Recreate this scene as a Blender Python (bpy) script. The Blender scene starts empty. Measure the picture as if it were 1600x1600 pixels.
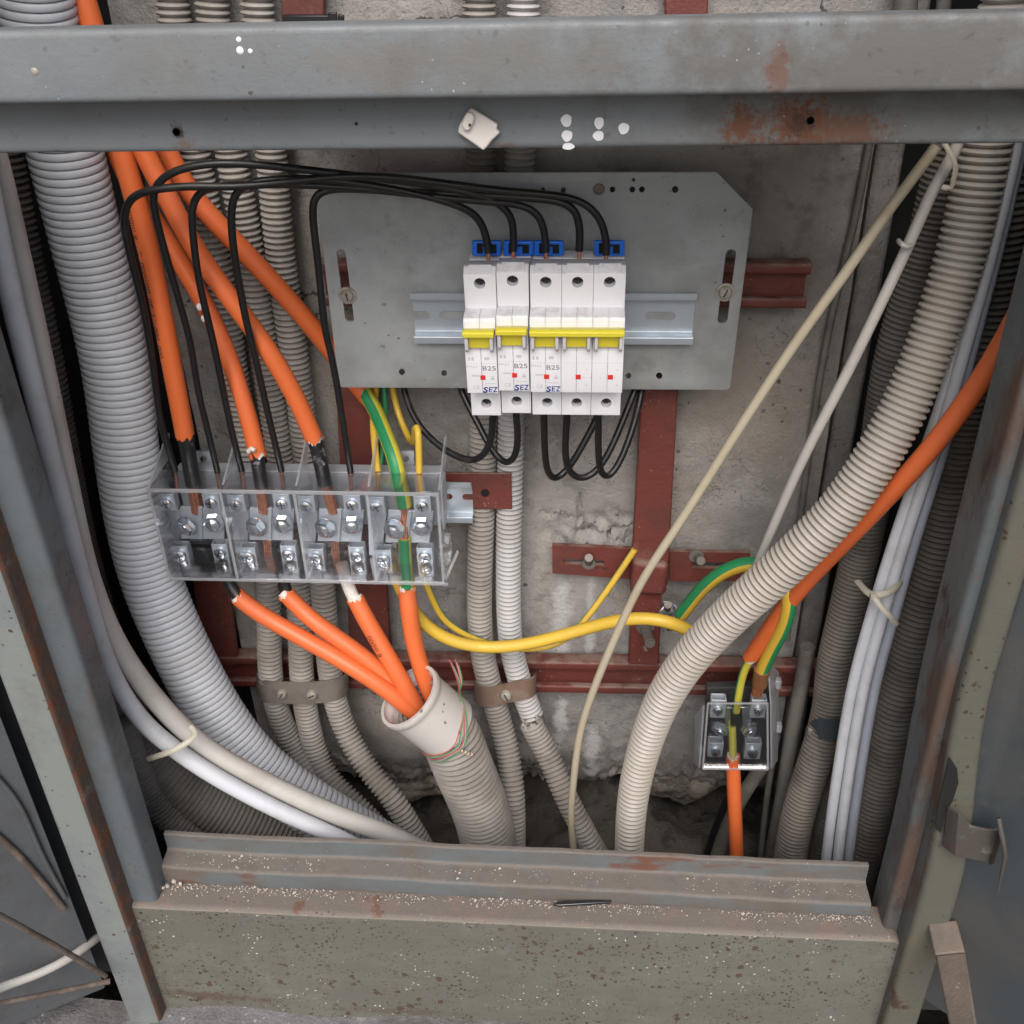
import bpy, bmesh, math, random
import numpy as np
from mathutils import Vector, Matrix, noise

random.seed(7)
rng = np.random.default_rng(7)
scene = bpy.context.scene
COL = scene.collection
R = math.radians

# ------------------------------------------------------------------ camera
PITCH, YAW, ROLL, F = R(32.0), R(4.5), R(1.5), 1600.0
CAM = Vector((0.0, 0.0, 0.68))
fwd = Vector((-math.sin(YAW) * math.cos(PITCH), math.cos(YAW) * math.cos(PITCH), -math.sin(PITCH)))
r0 = Vector((math.cos(YAW), math.sin(YAW), 0.0))
u0 = r0.cross(fwd)
right = (r0 * math.cos(ROLL) - u0 * math.sin(ROLL)).normalized()
up = (u0 * math.cos(ROLL) + r0 * math.sin(ROLL)).normalized()
cd = bpy.data.cameras.new("camera")
cd.sensor_width = 36.0
cd.lens = 36.0
cd.clip_start = 0.01
cd.clip_end = 200.0
cam = bpy.data.objects.new("camera", cd)
m = Matrix((right, up, -fwd)).transposed().to_4x4()
m.translation = CAM
cam.matrix_world = m
COL.objects.link(cam)
scene.camera = cam

# ------------------------------------------------------------------ sky, sun, exposure
SUN_EL, SUN_AZ = R(46), R(180)          # azimuth measured clockwise from +Y: light comes from behind the camera
world = bpy.data.worlds.new("World")
scene.world = world
world.use_nodes = True
wn = world.node_tree
sky = wn.nodes.new("ShaderNodeTexSky")
sky.sky_type = 'NISHITA'
sky.sun_disc = False
sky.sun_elevation = SUN_EL
sky.sun_rotation = SUN_AZ
sky.dust_density = 4.0
bg = wn.nodes["Background"]
bg.inputs["Strength"].default_value = 0.11
wn.links.new(sky.outputs[0], bg.inputs["Color"])
sl = bpy.data.lights.new("sun", 'SUN')
sl.energy = 1.55
sl.angle = R(40)
sl.color = (1.0, 0.98, 0.955)
sun = bpy.data.objects.new("sun", sl)
to_sun = Vector((math.sin(SUN_AZ) * math.cos(SUN_EL), math.cos(SUN_AZ) * math.cos(SUN_EL), math.sin(SUN_EL)))
sun.rotation_euler = to_sun.to_track_quat('Z', 'Y').to_euler()
sun.location = (0, -2, 3)
COL.objects.link(sun)
scene.view_settings.view_transform = 'Standard'
scene.view_settings.look = 'None'
scene.view_settings.exposure = 0.66
scene.view_settings.gamma = 1.0
try:
    scene.cycles.transparent_max_bounces = 24
    scene.cycles.max_bounces = 10
except Exception:
    pass

# ------------------------------------------------------------------ pixel -> place helpers
def ray(px, py):
    return fwd + right * ((px - 800.0) / F) - up * ((py - 800.0) / F)
def P(px, py, Y):
    d = ray(px, py)
    return CAM + d * (Y / d.y)
def PX(px, py, X):
    d = ray(px, py)
    return CAM + d * (X / d.x)
def PZ(px, py, Z):
    d = ray(px, py)
    return CAM + d * ((Z - CAM.z) / d.z)
def PP(px, py, o, n):
    d = ray(px, py)
    return CAM + d * ((o - CAM).dot(n) / d.dot(n))
def mpp(px, py, Y):
    """metres per photo pixel at that place"""
    return (Y / ray(px, py).y) / F

# ------------------------------------------------------------------ materials
def _pos(nt):
    g = nt.nodes.new("ShaderNodeNewGeometry")
    return g
def mat(name, color, rough=0.5, metal=0.0, layers=(), bump=0.0, bump_scale=400.0, bump2=0.0, bump2_scale=60.0, spec=0.5, coat=0.0):
    M = bpy.data.materials.new(name)
    M.use_nodes = True
    nt = M.node_tree
    N, L = nt.nodes, nt.links
    b = N["Principled BSDF"]
    b.inputs["Roughness"].default_value = rough
    b.inputs["Metallic"].default_value = metal
    b.inputs["Specular IOR Level"].default_value = spec
    b.inputs["Coat Weight"].default_value = coat
    geo = N.new("ShaderNodeNewGeometry")
    def noi(scale, detail=6, rgh=0.6, off=0.0, stretch=None):
        t = N.new("ShaderNodeTexNoise")
        t.inputs["Scale"].default_value = scale
        t.inputs["Detail"].default_value = detail
        t.inputs["Roughness"].default_value = rgh
        mp = N.new("ShaderNodeMapping")
        mp.inputs["Location"].default_value = (off, off * 1.7, off * 0.6)
        if stretch: mp.inputs["Scale"].default_value = stretch
        L.new(geo.outputs["Position"], mp.inputs["Vector"])
        L.new(mp.outputs[0], t.inputs["Vector"])
        return t.outputs["Fac"]
    def mrange(v, lo, hi, a=0.0, bb=1.0):
        r = N.new("ShaderNodeMapRange")
        r.interpolation_type = 'SMOOTHSTEP'
        for k, x in zip(("From Min", "From Max", "To Min", "To Max"), (lo, hi, a, bb)):
            r.inputs[k].default_value = x
        L.new(v, r.inputs["Value"])
        return r.outputs[0]
    def math_(op, a, bb):
        n = N.new("ShaderNodeMath"); n.operation = op
        for i, x in enumerate((a, bb)):
            if isinstance(x, (int, float)): n.inputs[i].default_value = x
            else: L.new(x, n.inputs[i])
        return n.outputs[0]
    rgb = N.new("ShaderNodeRGB"); rgb.outputs[0].default_value = (*color, 1)
    cur = rgb.outputs[0]
    rcur = None
    hcur = None
    for k, ly in enumerate(layers):
        kind, colr = ly[0], ly[1]
        rr = None
        if kind == 'noise':
            _, _, sc, lo, hi, amt = ly[:6]
            fac = math_('MULTIPLY', mrange(noi(sc, 8, 0.65, 3.1 * k + 1, ly[6] if len(ly) > 6 else None), lo, hi), amt)
        elif kind == 'spot':                    # ('spot', col, centre, radius vec, edge noise scale, amt)
            _, _, c, rad, ns, amt = ly
            s = N.new("ShaderNodeVectorMath"); s.operation = 'SUBTRACT'; s.inputs[1].default_value = c
            L.new(geo.outputs["Position"], s.inputs[0])
            dv = N.new("ShaderNodeVectorMath"); dv.operation = 'DIVIDE'; dv.inputs[1].default_value = rad
            L.new(s.outputs[0], dv.inputs[0])
            ln = N.new("ShaderNodeVectorMath"); ln.operation = 'LENGTH'
            L.new(dv.outputs[0], ln.inputs[0])
            nn = mrange(noi(ns, 8, 0.7, 5.3 * k), 0.25, 0.75, -0.6, 0.6)
            fac = math_('MULTIPLY', mrange(math_('ADD', ln.outputs["Value"], nn), 1.2, 0.3), amt)
        elif kind == 'speck':                   # ('speck', col, scale, size, amt, noise gate lo)
            _, _, sc, size, amt, gate = ly
            v = N.new("ShaderNodeTexVoronoi"); v.inputs["Scale"].default_value = sc
            v.inputs["Randomness"].default_value = 1.0
            nz = N.new("ShaderNodeTexNoise"); nz.inputs["Scale"].default_value = sc * 1.5
            L.new(geo.outputs["Position"], nz.inputs["Vector"])
            mx = N.new("ShaderNodeMix"); mx.data_type = 'VECTOR'; mx.inputs["Factor"].default_value = 0.9 / sc * 0.55
            L.new(geo.outputs["Position"], mx.inputs["A"]); L.new(nz.outputs["Color"], mx.inputs["B"])
            L.new(mx.outputs["Result"], v.inputs["Vector"])
            sep = N.new("ShaderNodeSeparateColor"); L.new(v.outputs["Color"], sep.inputs[0])
            thr = math_('MULTIPLY', sep.outputs[0], size)
            near = mrange(math_('SUBTRACT', v.outputs["Distance"], thr), 0.03, -0.05)
            fac = math_('MULTIPLY', math_('MULTIPLY', near, mrange(noi(sc * 0.12, 4, 0.5, 9.1 + k), gate, gate + 0.12)), amt)
        elif kind == 'up':                      # dust lying on faces that look upwards
            _, _, sc, lo, hi, amt = ly
            sp = N.new("ShaderNodeSeparateXYZ"); L.new(geo.outputs["Normal"], sp.inputs[0])
            fac = math_('MULTIPLY', math_('MULTIPLY', mrange(sp.outputs["Z"], 0.2, 0.75), mrange(noi(sc, 8, 0.7, 2.2 + k), lo, hi)), amt)
        elif kind == 'crack':
            _, _, sc, wid, amt, gate = ly
            v = N.new("ShaderNodeTexVoronoi"); v.feature = 'DISTANCE_TO_EDGE'; v.inputs["Scale"].default_value = sc
            nz = N.new("ShaderNodeTexNoise"); nz.inputs["Scale"].default_value = sc * 2.5; nz.inputs["Detail"].default_value = 6
            L.new(geo.outputs["Position"], nz.inputs["Vector"])
            mx = N.new("ShaderNodeMix"); mx.data_type = 'VECTOR'; mx.inputs["Factor"].default_value = 0.08
            L.new(geo.outputs["Position"], mx.inputs["A"]); L.new(nz.outputs["Color"], mx.inputs["B"])
            L.new(mx.outputs["Result"], v.inputs["Vector"])
            fac = math_('MULTIPLY', math_('MULTIPLY', mrange(v.outputs["Distance"], wid, wid * 0.3), mrange(noi(sc * 0.9, 3, 0.5, 4 + k), gate, gate + 0.06)), amt)
        mixn = N.new("ShaderNodeMix"); mixn.data_type = 'RGBA'
        L.new(fac, mixn.inputs["Factor"])
        L.new(cur, mixn.inputs["A"]); mixn.inputs["B"].default_value = (*colr, 1)
        cur = mixn.outputs["Result"]
        if metal > 0.3 or True:
            if rcur is None:
                rcur = math_('ADD', rough, 0.0)
            mr = N.new("ShaderNodeMix"); mr.data_type = 'FLOAT'
            L.new(fac, mr.inputs["Factor"]); L.new(rcur, mr.inputs["A"]); mr.inputs["B"].default_value = max(rough, 0.8)
            rcur = mr.outputs["Result"]
    L.new(cur, b.inputs["Base Color"])
    if rcur is not None:
        L.new(rcur, b.inputs["Roughness"])
    if bump > 0 or bump2 > 0:
        h = None
        if bump > 0:
            h = math_('MULTIPLY', noi(bump_scale, 5, 0.6, 1.3), bump)
        if bump2 > 0:
            h2 = math_('MULTIPLY', noi(bump2_scale, 6, 0.65, 7.7), bump2)
            h = h2 if h is None else math_('ADD', h, h2)
        bp = N.new("ShaderNodeBump"); bp.inputs["Strength"].default_value = 1.0
        bp.inputs["Distance"].default_value = 0.001
        L.new(h, bp.inputs["Height"]); L.new(bp.outputs[0], b.inputs["Normal"])
    return M

def clear_plastic(name, tint, gloss_rough, base_fac, edge_fac, white=0.0):
    """thin clear polycarbonate: lets light straight through, glossy by angle, slightly milky"""
    M = bpy.data.materials.new(name); M.use_nodes = True
    nt = M.node_tree; N, L = nt.nodes, nt.links
    N.remove(N["Principled BSDF"])
    out = N["Material Output"]
    tr = N.new("ShaderNodeBsdfTransparent"); tr.inputs[0].default_value = (*tint, 1)
    gl = N.new("ShaderNodeBsdfGlossy"); gl.inputs["Roughness"].default_value = gloss_rough
    gl.inputs["Color"].default_value = (1, 1, 1, 1)
    df = N.new("ShaderNodeBsdfDiffuse"); df.inputs[0].default_value = (0.8, 0.82, 0.86, 1)
    tl = N.new("ShaderNodeBsdfTranslucent"); tl.inputs[0].default_value = (0.8, 0.82, 0.86, 1)
    dd = N.new("ShaderNodeMixShader"); dd.inputs[0].default_value = 0.5
    L.new(df.outputs[0], dd.inputs[1]); L.new(tl.outputs[0], dd.inputs[2])
    fr = N.new("ShaderNodeFresnel"); fr.inputs["IOR"].default_value = 1.5
    g = N.new("ShaderNodeNewGeometry")
    nz = N.new("ShaderNodeTexNoise"); nz.inputs["Scale"].default_value = 90
    L.new(g.outputs["Position"], nz.inputs["Vector"])
    bp = N.new("ShaderNodeBump"); bp.inputs["Distance"].default_value = 0.0006; bp.inputs["Strength"].default_value = 0.15
    L.new(nz.outputs["Fac"], bp.inputs["Height"]); L.new(bp.outputs[0], gl.inputs["Normal"])
    mr = N.new("ShaderNodeMapRange")
    mr.inputs["To Min"].default_value = base_fac; mr.inputs["To Max"].default_value = edge_fac
    L.new(fr.outputs[0], mr.inputs["Value"])
    m1 = N.new("ShaderNodeMixShader"); L.new(mr.outputs[0], m1.inputs[0])
    L.new(tr.outputs[0], m1.inputs[1]); L.new(gl.outputs[0], m1.inputs[2])
    m2 = N.new("ShaderNodeMixShader"); m2.inputs[0].default_value = white
    L.new(m1.outputs[0], m2.inputs[1]); L.new(dd.outputs[0], m2.inputs[2])
    L.new(m2.outputs[0], out.inputs["Surface"])
    return M

RUST = (0.13, 0.045, 0.018)
RUSTD = (0.045, 0.022, 0.014)
DUST = (0.15, 0.132, 0.116)
def V(p): return tuple(p)
b1 = P(1250, 195, .442); b2 = P(1160, 200, .442); b3 = P(1330, 205, .442)
M_beam = mat("grey_painted_beam", (0.165, 0.185, 0.20), 0.4, 0.0, [
    ('noise', (0.125, 0.12, 0.11), 12, 0.38, 0.75, 0.7),
    ('noise', (0.205, 0.22, 0.23), 26, 0.45, 0.80, 0.5),
    ('spot', (0.15, 0.135, 0.115), V(P(570, 108, .42)), (0.025, 0.05, 0.012), 60, 0.5),
    ('spot', (0.13, 0.115, 0.095), V(P(770, 100, .42)), (0.05, 0.05, 0.014), 60, 0.45),
    ('spot', (0.10, 0.09, 0.078), V(P(1400, 90, .42)), (0.11, 0.05, 0.03), 40, 0.7), ('spot', (0.09, 0.085, 0.075), V(P(1420, 190, .442)), (0.09, 0.03, 0.02), 40, 0.6),
    ('spot', RUST, V(b1), (0.015, 0.03, 0.012), 330, 0.92), ('noise', RUSTD, 190, 0.60, 0.66, 0.25), ('spot', RUST, V(b2), (0.009, 0.03, 0.0105), 330, 0.88),
    ('spot', (0.12, 0.055, 0.03), V(b3), (0.018, 0.03, 0.008), 380, 0.85), ('spot', RUSTD, V(b1), (0.006, 0.03, 0.006), 420, 0.8),
    ('spot', RUST, V(P(1215, 118, .42)), (0.006, 0.03, 0.012), 160, 0.6),
    ('spot', RUSTD, V(P(277, 205, .442)), (0.0025, 0.02, 0.004), 260, 0.95),
    ('spot', (0.16, 0.08, 0.05), V(P(285, 226, .442)), (0.006, 0.02, 0.0025), 260, 0.6),
    ('spot', (0.16, 0.09, 0.06), V(P(790, 228, .442)), (0.005, 0.02, 0.002), 260, 0.6),
    ('speck', (0.5, 0.5, 0.49), 260, 0.13, 0.7, 0.52),
    ('speck', (0.05, 0.04, 0.035), 170, 0.16, 0.8, 0.55)], bump=0.12, bump_scale=700, bump2=0.5, bump2_scale=60)
M_post = mat("grey_painted_post", (0.098, 0.115, 0.128), 0.38, 0.0, [
    ('noise', (0.06, 0.057, 0.05), 16, 0.48, 0.66, 0.6),
    ('noise', (0.14, 0.155, 0.165), 24, 0.55, 0.7, 0.5, (1, 1, 0.2)),
    ('noise', RUST, 28, 0.60, 0.68, 0.85, (1, 1, 0.35)), ('noise', (0.09, 0.085, 0.08), 60, 0.58, 0.7, 0.7),
    ('speck', RUSTD, 260, 0.2, 0.85, 0.5)], bump=0.15, bump_scale=600, bump2=0.5, bump2_scale=80)
M_flange = mat("pale_grey_flange_paint", (0.185, 0.205, 0.195), 0.5, 0.0, [
    ('noise', (0.12, 0.115, 0.10), 18, 0.47, 0.66, 0.6),
    ('noise', (0.15, 0.165, 0.18), 9, 0.5, 0.6, 0.6),
    ('noise', RUSTD, 40, 0.66, 0.70, 0.9), ('speck', RUSTD, 220, 0.30, 0.9, 0.47)], bump=0.2, bump_scale=600, bump2=0.6, bump2_scale=90)
M_flange_r = mat("yellowed_shaded_flange_paint", (0.095, 0.096, 0.077), 0.5, 0.0, [  # greenish paint darkened further, carrying the shade of the right side
    ('noise', (0.11, 0.09, 0.06), 30, 0.5, 0.68, 0.6),
    ('noise', RUSTD, 40, 0.62, 0.70, 0.9), ('speck', RUSTD, 220, 0.30, 0.9, 0.45)], bump=0.2, bump_scale=600, bump2=0.6, bump2_scale=90)
M_rust = mat("rusty_edge", (0.07, 0.05, 0.04), 0.85, 0.0, [
    ('noise', RUST, 60, 0.45, 0.6, 0.8), ('noise', (0.12, 0.12, 0.11), 40, 0.56, 0.66, 0.7)], bump=0.5, bump_scale=500, bump2=0.8, bump2_scale=150)
M_sill = mat("dusty_sill_paint", (0.115, 0.13, 0.135), 0.5, 0.0, [
    ('noise', (0.095, 0.088, 0.078), 20, 0.45, 0.65, 0.5),
    ('noise', (0.12, 0.085, 0.062), 16, 0.47, 0.62, 0.7, (0.35, 1, 1)), ('noise', RUST, 26, 0.57, 0.65, 0.8, (0.4, 1, 1)),
    ('up', DUST, 30, 0.25, 0.5, 0.95), ('up', (0.115, 0.095, 0.08), 70, 0.5, 0.65, 0.5),
    ('speck', (0.45, 0.41, 0.37), 420, 0.2, 0.7, 0.53)], bump=0.4, bump_scale=900, bump2=0.4, bump2_scale=90)
M_kick = mat("green_grey_panel", (0.128, 0.131, 0.108), 0.5, 0.0, [
    ('noise', (0.105, 0.10, 0.085), 14, 0.45, 0.65, 0.65),
    ('noise', (0.175, 0.178, 0.158), 30, 0.5, 0.75, 0.5), ('noise', (0.10, 0.092, 0.08), 7, 0.45, 0.62, 0.5, (0.4, 1, 2.0)),
    ('speck', RUSTD, 210, 0.36, 0.9, 0.50), ('speck', RUSTD, 330, 0.40, 0.9, 0.47), ('speck', RUSTD, 520, 0.36, 0.85, 0.44), ('speck', (0.06, 0.034, 0.022), 130, 0.36, 0.85, 0.47), ('noise', (0.07, 0.042, 0.027), 90, 0.64, 0.72, 0.8, (0.45, 1, 1.2)), ('spot', (0.075, 0.045, 0.03), V(P(330, 1560, .433)), (0.05, 0.03, 0.006), 160, 0.75), ('spot', (0.07, 0.045, 0.03), V(P(620, 1583, .433)), (0.05, 0.03, 0.004), 220, 0.45),
    ('noise', RUSTD, 60, 0.655, 0.69, 0.9),
    ('speck', (0.55, 0.54, 0.48), 330, 0.30, 0.85, 0.53)], bump=0.2, bump_scale=600, bump2=0.5, bump2_scale=70)
M_post_r = mat("rusty_shaded_post_paint", (0.085, 0.098, 0.102), 0.4, 0.0, [  # real rust, plus the right side's shadow put into a darker base
    ('noise', (0.07, 0.065, 0.055), 16, 0.45, 0.66, 0.7),
    ('noise', (0.16, 0.175, 0.18), 24, 0.55, 0.7, 0.5, (1, 1, 0.2)),
    ('noise', (0.085, 0.045, 0.026), 26, 0.46, 0.60, 0.85, (1, 1, 0.3)), ('noise', RUST, 60, 0.58, 0.68, 0.6, (1, 1, 0.4)), ('noise', RUSTD, 50, 0.58, 0.66, 0.8, (1, 1, 0.4)),
    ('speck', RUSTD, 260, 0.2, 0.85, 0.5)], bump=0.2, bump_scale=600, bump2=0.6, bump2_scale=80)
M_dark = mat("dark_inner_steel", (0.035, 0.037, 0.038), 0.7, 0.0, [('noise', (0.06, 0.055, 0.05), 12, 0.45, 0.65, 0.7)], bump2=0.6)
M_door = mat("shaded_blue_grey_door_paint", (0.045, 0.055, 0.062), 0.45, 0.0, [  # darker than the left door's paint: right-side shade is in the colour
    ('noise', (0.06, 0.055, 0.05), 10, 0.45, 0.62, 0.7), ('noise', (0.08, 0.078, 0.072), 22, 0.58, 0.74, 0.5),
    ('speck', (0.3, 0.3, 0.3), 90, 0.14, 0.7, 0.55)], bump=0.15, bump_scale=600, bump2=0.6, bump2_scale=40)
M_door_l = mat("grey_door_paint", (0.075, 0.082, 0.09), 0.5, 0.0, [
    ('noise', (0.05, 0.047, 0.045), 10, 0.45, 0.62, 0.7), ('noise', (0.13, 0.125, 0.115), 22, 0.55, 0.74, 0.5),
    ('speck', (0.04, 0.035, 0.03), 160, 0.2, 0.7, 0.5)], bump=0.2, bump_scale=600, bump2=0.8, bump2_scale=40)
M_concrete = mat("old_concrete", (0.325, 0.308, 0.294), 0.9, 0.0, [
    ('noise', (0.20, 0.188, 0.178), 9, 0.42, 0.60, 0.85),
    ('noise', (0.42, 0.40, 0.38), 15, 0.54, 0.72, 0.6),
    ('noise', (0.16, 0.145, 0.13), 45, 0.52, 0.68, 0.6),
    ('noise', (0.30, 0.26, 0.21), 5, 0.5, 0.65, 0.45),
    ('spot', (0.56, 0.56, 0.57), V(P(878, 960, .68)), (0.009, 0.05, 0.075), 45, 0.65),
    ('spot', (0.56, 0.56, 0.57), V(P(922, 975, .68)), (0.005, 0.05, 0.07), 55, 0.6),
    ('spot', (0.56, 0.56, 0.58), V(P(875, 1130, .68)), (0.007, 0.05, 0.035), 65, 0.7),
    ('spot', (0.56, 0.56, 0.58), V(P(925, 1180, .68)), (0.007, 0.05, 0.045), 65, 0.6),
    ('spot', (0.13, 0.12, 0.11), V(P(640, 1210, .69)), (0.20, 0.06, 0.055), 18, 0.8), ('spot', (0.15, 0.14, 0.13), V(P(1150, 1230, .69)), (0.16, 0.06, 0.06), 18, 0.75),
    ('crack', (0.05, 0.04, 0.035), 9, 0.012, 0.85, 0.60), ('crack', (0.08, 0.07, 0.06), 22, 0.014, 0.8, 0.56),
    ('speck', (0.06, 0.05, 0.045), 120, 0.22, 0.85, 0.5), ('speck', (0.08, 0.07, 0.06), 320, 0.24, 0.7, 0.5)],
    bump=1.3, bump_scale=420, bump2=2.8, bump2_scale=55)
M_rubble = mat("crumbled_concrete", (0.26, 0.235, 0.205), 0.95, 0.0, [
    ('noise', (0.11, 0.095, 0.08), 40, 0.42, 0.6, 0.85), ('noise', (0.36, 0.34, 0.32), 70, 0.55, 0.7, 0.6)], bump=1.2, bump_scale=500, bump2=3.0, bump2_scale=130)
M_soil = mat("dark_soil", (0.11, 0.098, 0.086), 0.95, 0.0, [
    ('noise', (0.14, 0.125, 0.11), 40, 0.5, 0.66, 0.8), ('noise', (0.03, 0.026, 0.023), 25, 0.5, 0.62, 0.8)], bump=1.5, bump_scale=300, bump2=4.0, bump2_scale=90)
M_ground = mat("dusty_concrete_ground", (0.17, 0.165, 0.17), 0.9, 0.0, [
    ('noise', (0.10, 0.09, 0.085), 20, 0.42, 0.6, 0.8), ('noise', (0.27, 0.26, 0.26), 40, 0.54, 0.7, 0.6),
    ('speck', (0.4, 0.37, 0.33), 200, 0.3, 0.8, 0.45)], bump=1.2, bump_scale=400, bump2=2.5, bump2_scale=80)
M_red = mat("red_oxide_paint", (0.145, 0.036, 0.028), 0.5, 0.0, [
    ('noise', (0.085, 0.028, 0.023), 24, 0.45, 0.64, 0.7), ('noise', (0.19, 0.085, 0.065), 38, 0.58, 0.74, 0.5),
    ('up', (0.24, 0.17, 0.14), 60, 0.35, 0.6, 0.85), ('speck', (0.35, 0.3, 0.27), 330, 0.24, 0.7, 0.52),
    ('noise', (0.03, 0.018, 0.015), 60, 0.66, 0.72, 0.8)], bump=0.3, bump_scale=600, bump2=0.8, bump2_scale=110)
M_plate = mat("grey_mounting_plate_paint", (0.33, 0.355, 0.365), 0.45, 0.0, [
    ('noise', (0.20, 0.205, 0.20), 10, 0.40, 0.66, 0.75), ('noise', (0.36, 0.375, 0.375), 24, 0.48, 0.75, 0.6), ('noise', (0.37, 0.385, 0.385), 60, 0.58, 0.66, 0.35, (0.35, 1, 1.6)), ('noise', (0.17, 0.165, 0.155), 34, 0.58, 0.72, 0.5),
    ('speck', (0.07, 0.06, 0.05), 130, 0.13, 0.85, 0.52), ('noise', (0.13, 0.115, 0.10), 55, 0.69, 0.74, 0.7),
    ('speck', (0.08, 0.07, 0.06), 420, 0.2, 0.6, 0.52)], bump=0.15, bump_scale=700, bump2=0.5, bump2_scale=60)
M_conduit_w = mat("light_grey_conduit", (0.545, 0.565, 0.605), 0.42, 0.0, [
    ('noise', (0.44, 0.44, 0.45), 16, 0.46, 0.68, 0.55), ('noise', (0.28, 0.25, 0.22), 60, 0.64, 0.74, 0.5)])
M_conduit_e = mat("pale_dusty_conduit", (0.44, 0.435, 0.435), 0.5, 0.0, [
    ('noise', (0.36, 0.335, 0.315), 18, 0.44, 0.64, 0.8), ('noise', (0.2, 0.17, 0.15), 70, 0.62, 0.74, 0.5)])
M_conduit_m = mat("dusty_grey_conduit", (0.32, 0.30, 0.277), 0.55, 0.0, [
    ('noise', (0.21, 0.188, 0.168), 20, 0.42, 0.64, 0.8), ('noise', (0.40, 0.39, 0.38), 26, 0.56, 0.72, 0.5),
    ('noise', (0.19, 0.16, 0.135), 70, 0.60, 0.72, 0.6)])
M_conduit_s = mat("grimy_conduit", (0.26, 0.24, 0.22), 0.55, 0.0, [
    ('noise', (0.16, 0.145, 0.13), 20, 0.42, 0.64, 0.8), ('noise', (0.34, 0.32, 0.30), 40, 0.58, 0.74, 0.5)])
M_conduit_b = mat("beige_conduit", (0.37, 0.342, 0.305), 0.45, 0.0, [
    ('noise', (0.33, 0.29, 0.235), 16, 0.45, 0.66, 0.6), ('noise', (0.43, 0.41, 0.38), 14, 0.55, 0.7, 0.4),
    ('noise', (0.24, 0.19, 0.14), 70, 0.64, 0.74, 0.5)])
M_conduit_d = mat("shaded_dark_conduit", (0.165, 0.145, 0.125), 0.6, 0.0, [  # brown-grey base darkened: the shade at the sides is in the colour
    ('noise', (0.085, 0.073, 0.062), 18, 0.42, 0.64, 0.8), ('noise', (0.27, 0.245, 0.22), 40, 0.58, 0.74, 0.5)])
M_pipe = mat("white_pvc_pipe", (0.50, 0.475, 0.455), 0.38, 0.0, [
    ('noise', (0.46, 0.43, 0.40), 18, 0.45, 0.68, 0.6), ('noise', (0.25, 0.22, 0.2), 60, 0.68, 0.74, 0.7), ('speck', (0.1, 0.08, 0.07), 120, 0.2, 0.8, 0.5)])
M_orange = mat("orange_sheath", (0.66, 0.14, 0.038), 0.42, 0.0, [
    ('noise', (0.60, 0.125, 0.045), 20, 0.46, 0.68, 0.5), ('noise', (0.72, 0.30, 0.18), 60, 0.64, 0.76, 0.4), ('up', (0.50, 0.22, 0.12), 70, 0.5, 0.75, 0.45), ('noise', (0.42, 0.09, 0.03), 150, 0.66, 0.72, 0.4)], bump=0.08, bump_scale=500)
M_filler = mat("white_filler", (0.72, 0.68, 0.63), 0.85, 0.0, [('noise', (0.5, 0.45, 0.4), 300, 0.5, 0.65, 0.6)], bump=0.6, bump_scale=1200)
M_black = mat("black_insulation", (0.011, 0.011, 0.012), 0.36, 0.0, [('noise', (0.03, 0.028, 0.026), 60, 0.55, 0.72, 0.6), ('up', (0.05, 0.046, 0.042), 90, 0.45, 0.7, 0.5)])
M_core = mat("black_core_with_talc", (0.012, 0.012, 0.014), 0.4, 0.0, [('noise', (0.35, 0.35, 0.37), 110, 0.60, 0.68, 0.6)])
M_yellow = mat("yellow_insulation", (0.63, 0.42, 0.05), 0.4, 0.0, [('noise', (0.54, 0.35, 0.06), 40, 0.48, 0.66, 0.5)])
M_green = mat("green_insulation", (0.02, 0.23, 0.085), 0.4, 0.0, [('noise', (0.015, 0.17, 0.07), 40, 0.48, 0.66, 0.5)])
M_olive = mat("yellow_green_insulation", (0.50, 0.45, 0.055), 0.42)
M_copper = mat("bare_copper", (0.80, 0.34, 0.20), 0.35, 0.85, [('noise', (0.35, 0.12, 0.07), 300, 0.5, 0.65, 0.6)])
M_white_c = mat("white_cable_sheath", (0.43, 0.415, 0.39), 0.45, 0.0, [('noise', (0.32, 0.295, 0.26), 20, 0.46, 0.68, 0.6), ('speck', (0.2, 0.17, 0.14), 220, 0.2, 0.6, 0.5)])
M_white_b = mat("bluish_white_cable_sheath", (0.52, 0.54, 0.58), 0.42, 0.0, [('noise', (0.38, 0.38, 0.39), 24, 0.46, 0.68, 0.6)])
M_lav = mat("blue_grey_cable_sheath", (0.36, 0.39, 0.46), 0.42, 0.0, [('noise', (0.26, 0.27, 0.30), 24, 0.46, 0.68, 0.6)])
M_beige_c = mat("yellowed_cable_sheath", (0.42, 0.37, 0.275), 0.45, 0.0, [('noise', (0.32, 0.26, 0.17), 22, 0.46, 0.68, 0.6)])
M_zinc = mat("zinc_plated_steel", (0.83, 0.89, 0.95), 0.17, 0.94)
M_rail = mat("zinc_plated_rail", (0.50, 0.56, 0.62), 0.36, 0.6, [('noise', (0.42, 0.47, 0.52), 40, 0.45, 0.7, 0.4)])
M_bar = mat("tinned_terminal_bar", (0.56, 0.61, 0.66), 0.42, 0.45)
M_steel = mat("dull_steel", (0.20, 0.185, 0.17), 0.6, 0.4, [('noise', (0.2, 0.16, 0.13), 80, 0.5, 0.66, 0.8)])
M_screw = mat("dusty_screw", (0.34, 0.32, 0.28), 0.6, 0.3, [('noise', (0.2, 0.17, 0.14), 120, 0.5, 0.66, 0.7)])
M_screw_d = mat("dark_screw", (0.09, 0.095, 0.10), 0.32, 0.9)
M_hole = mat("hole_shade_black", (0.006, 0.006, 0.006), 0.9)  # near-black colour stands for shade inside holes and slots; also colours one crumb
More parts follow.
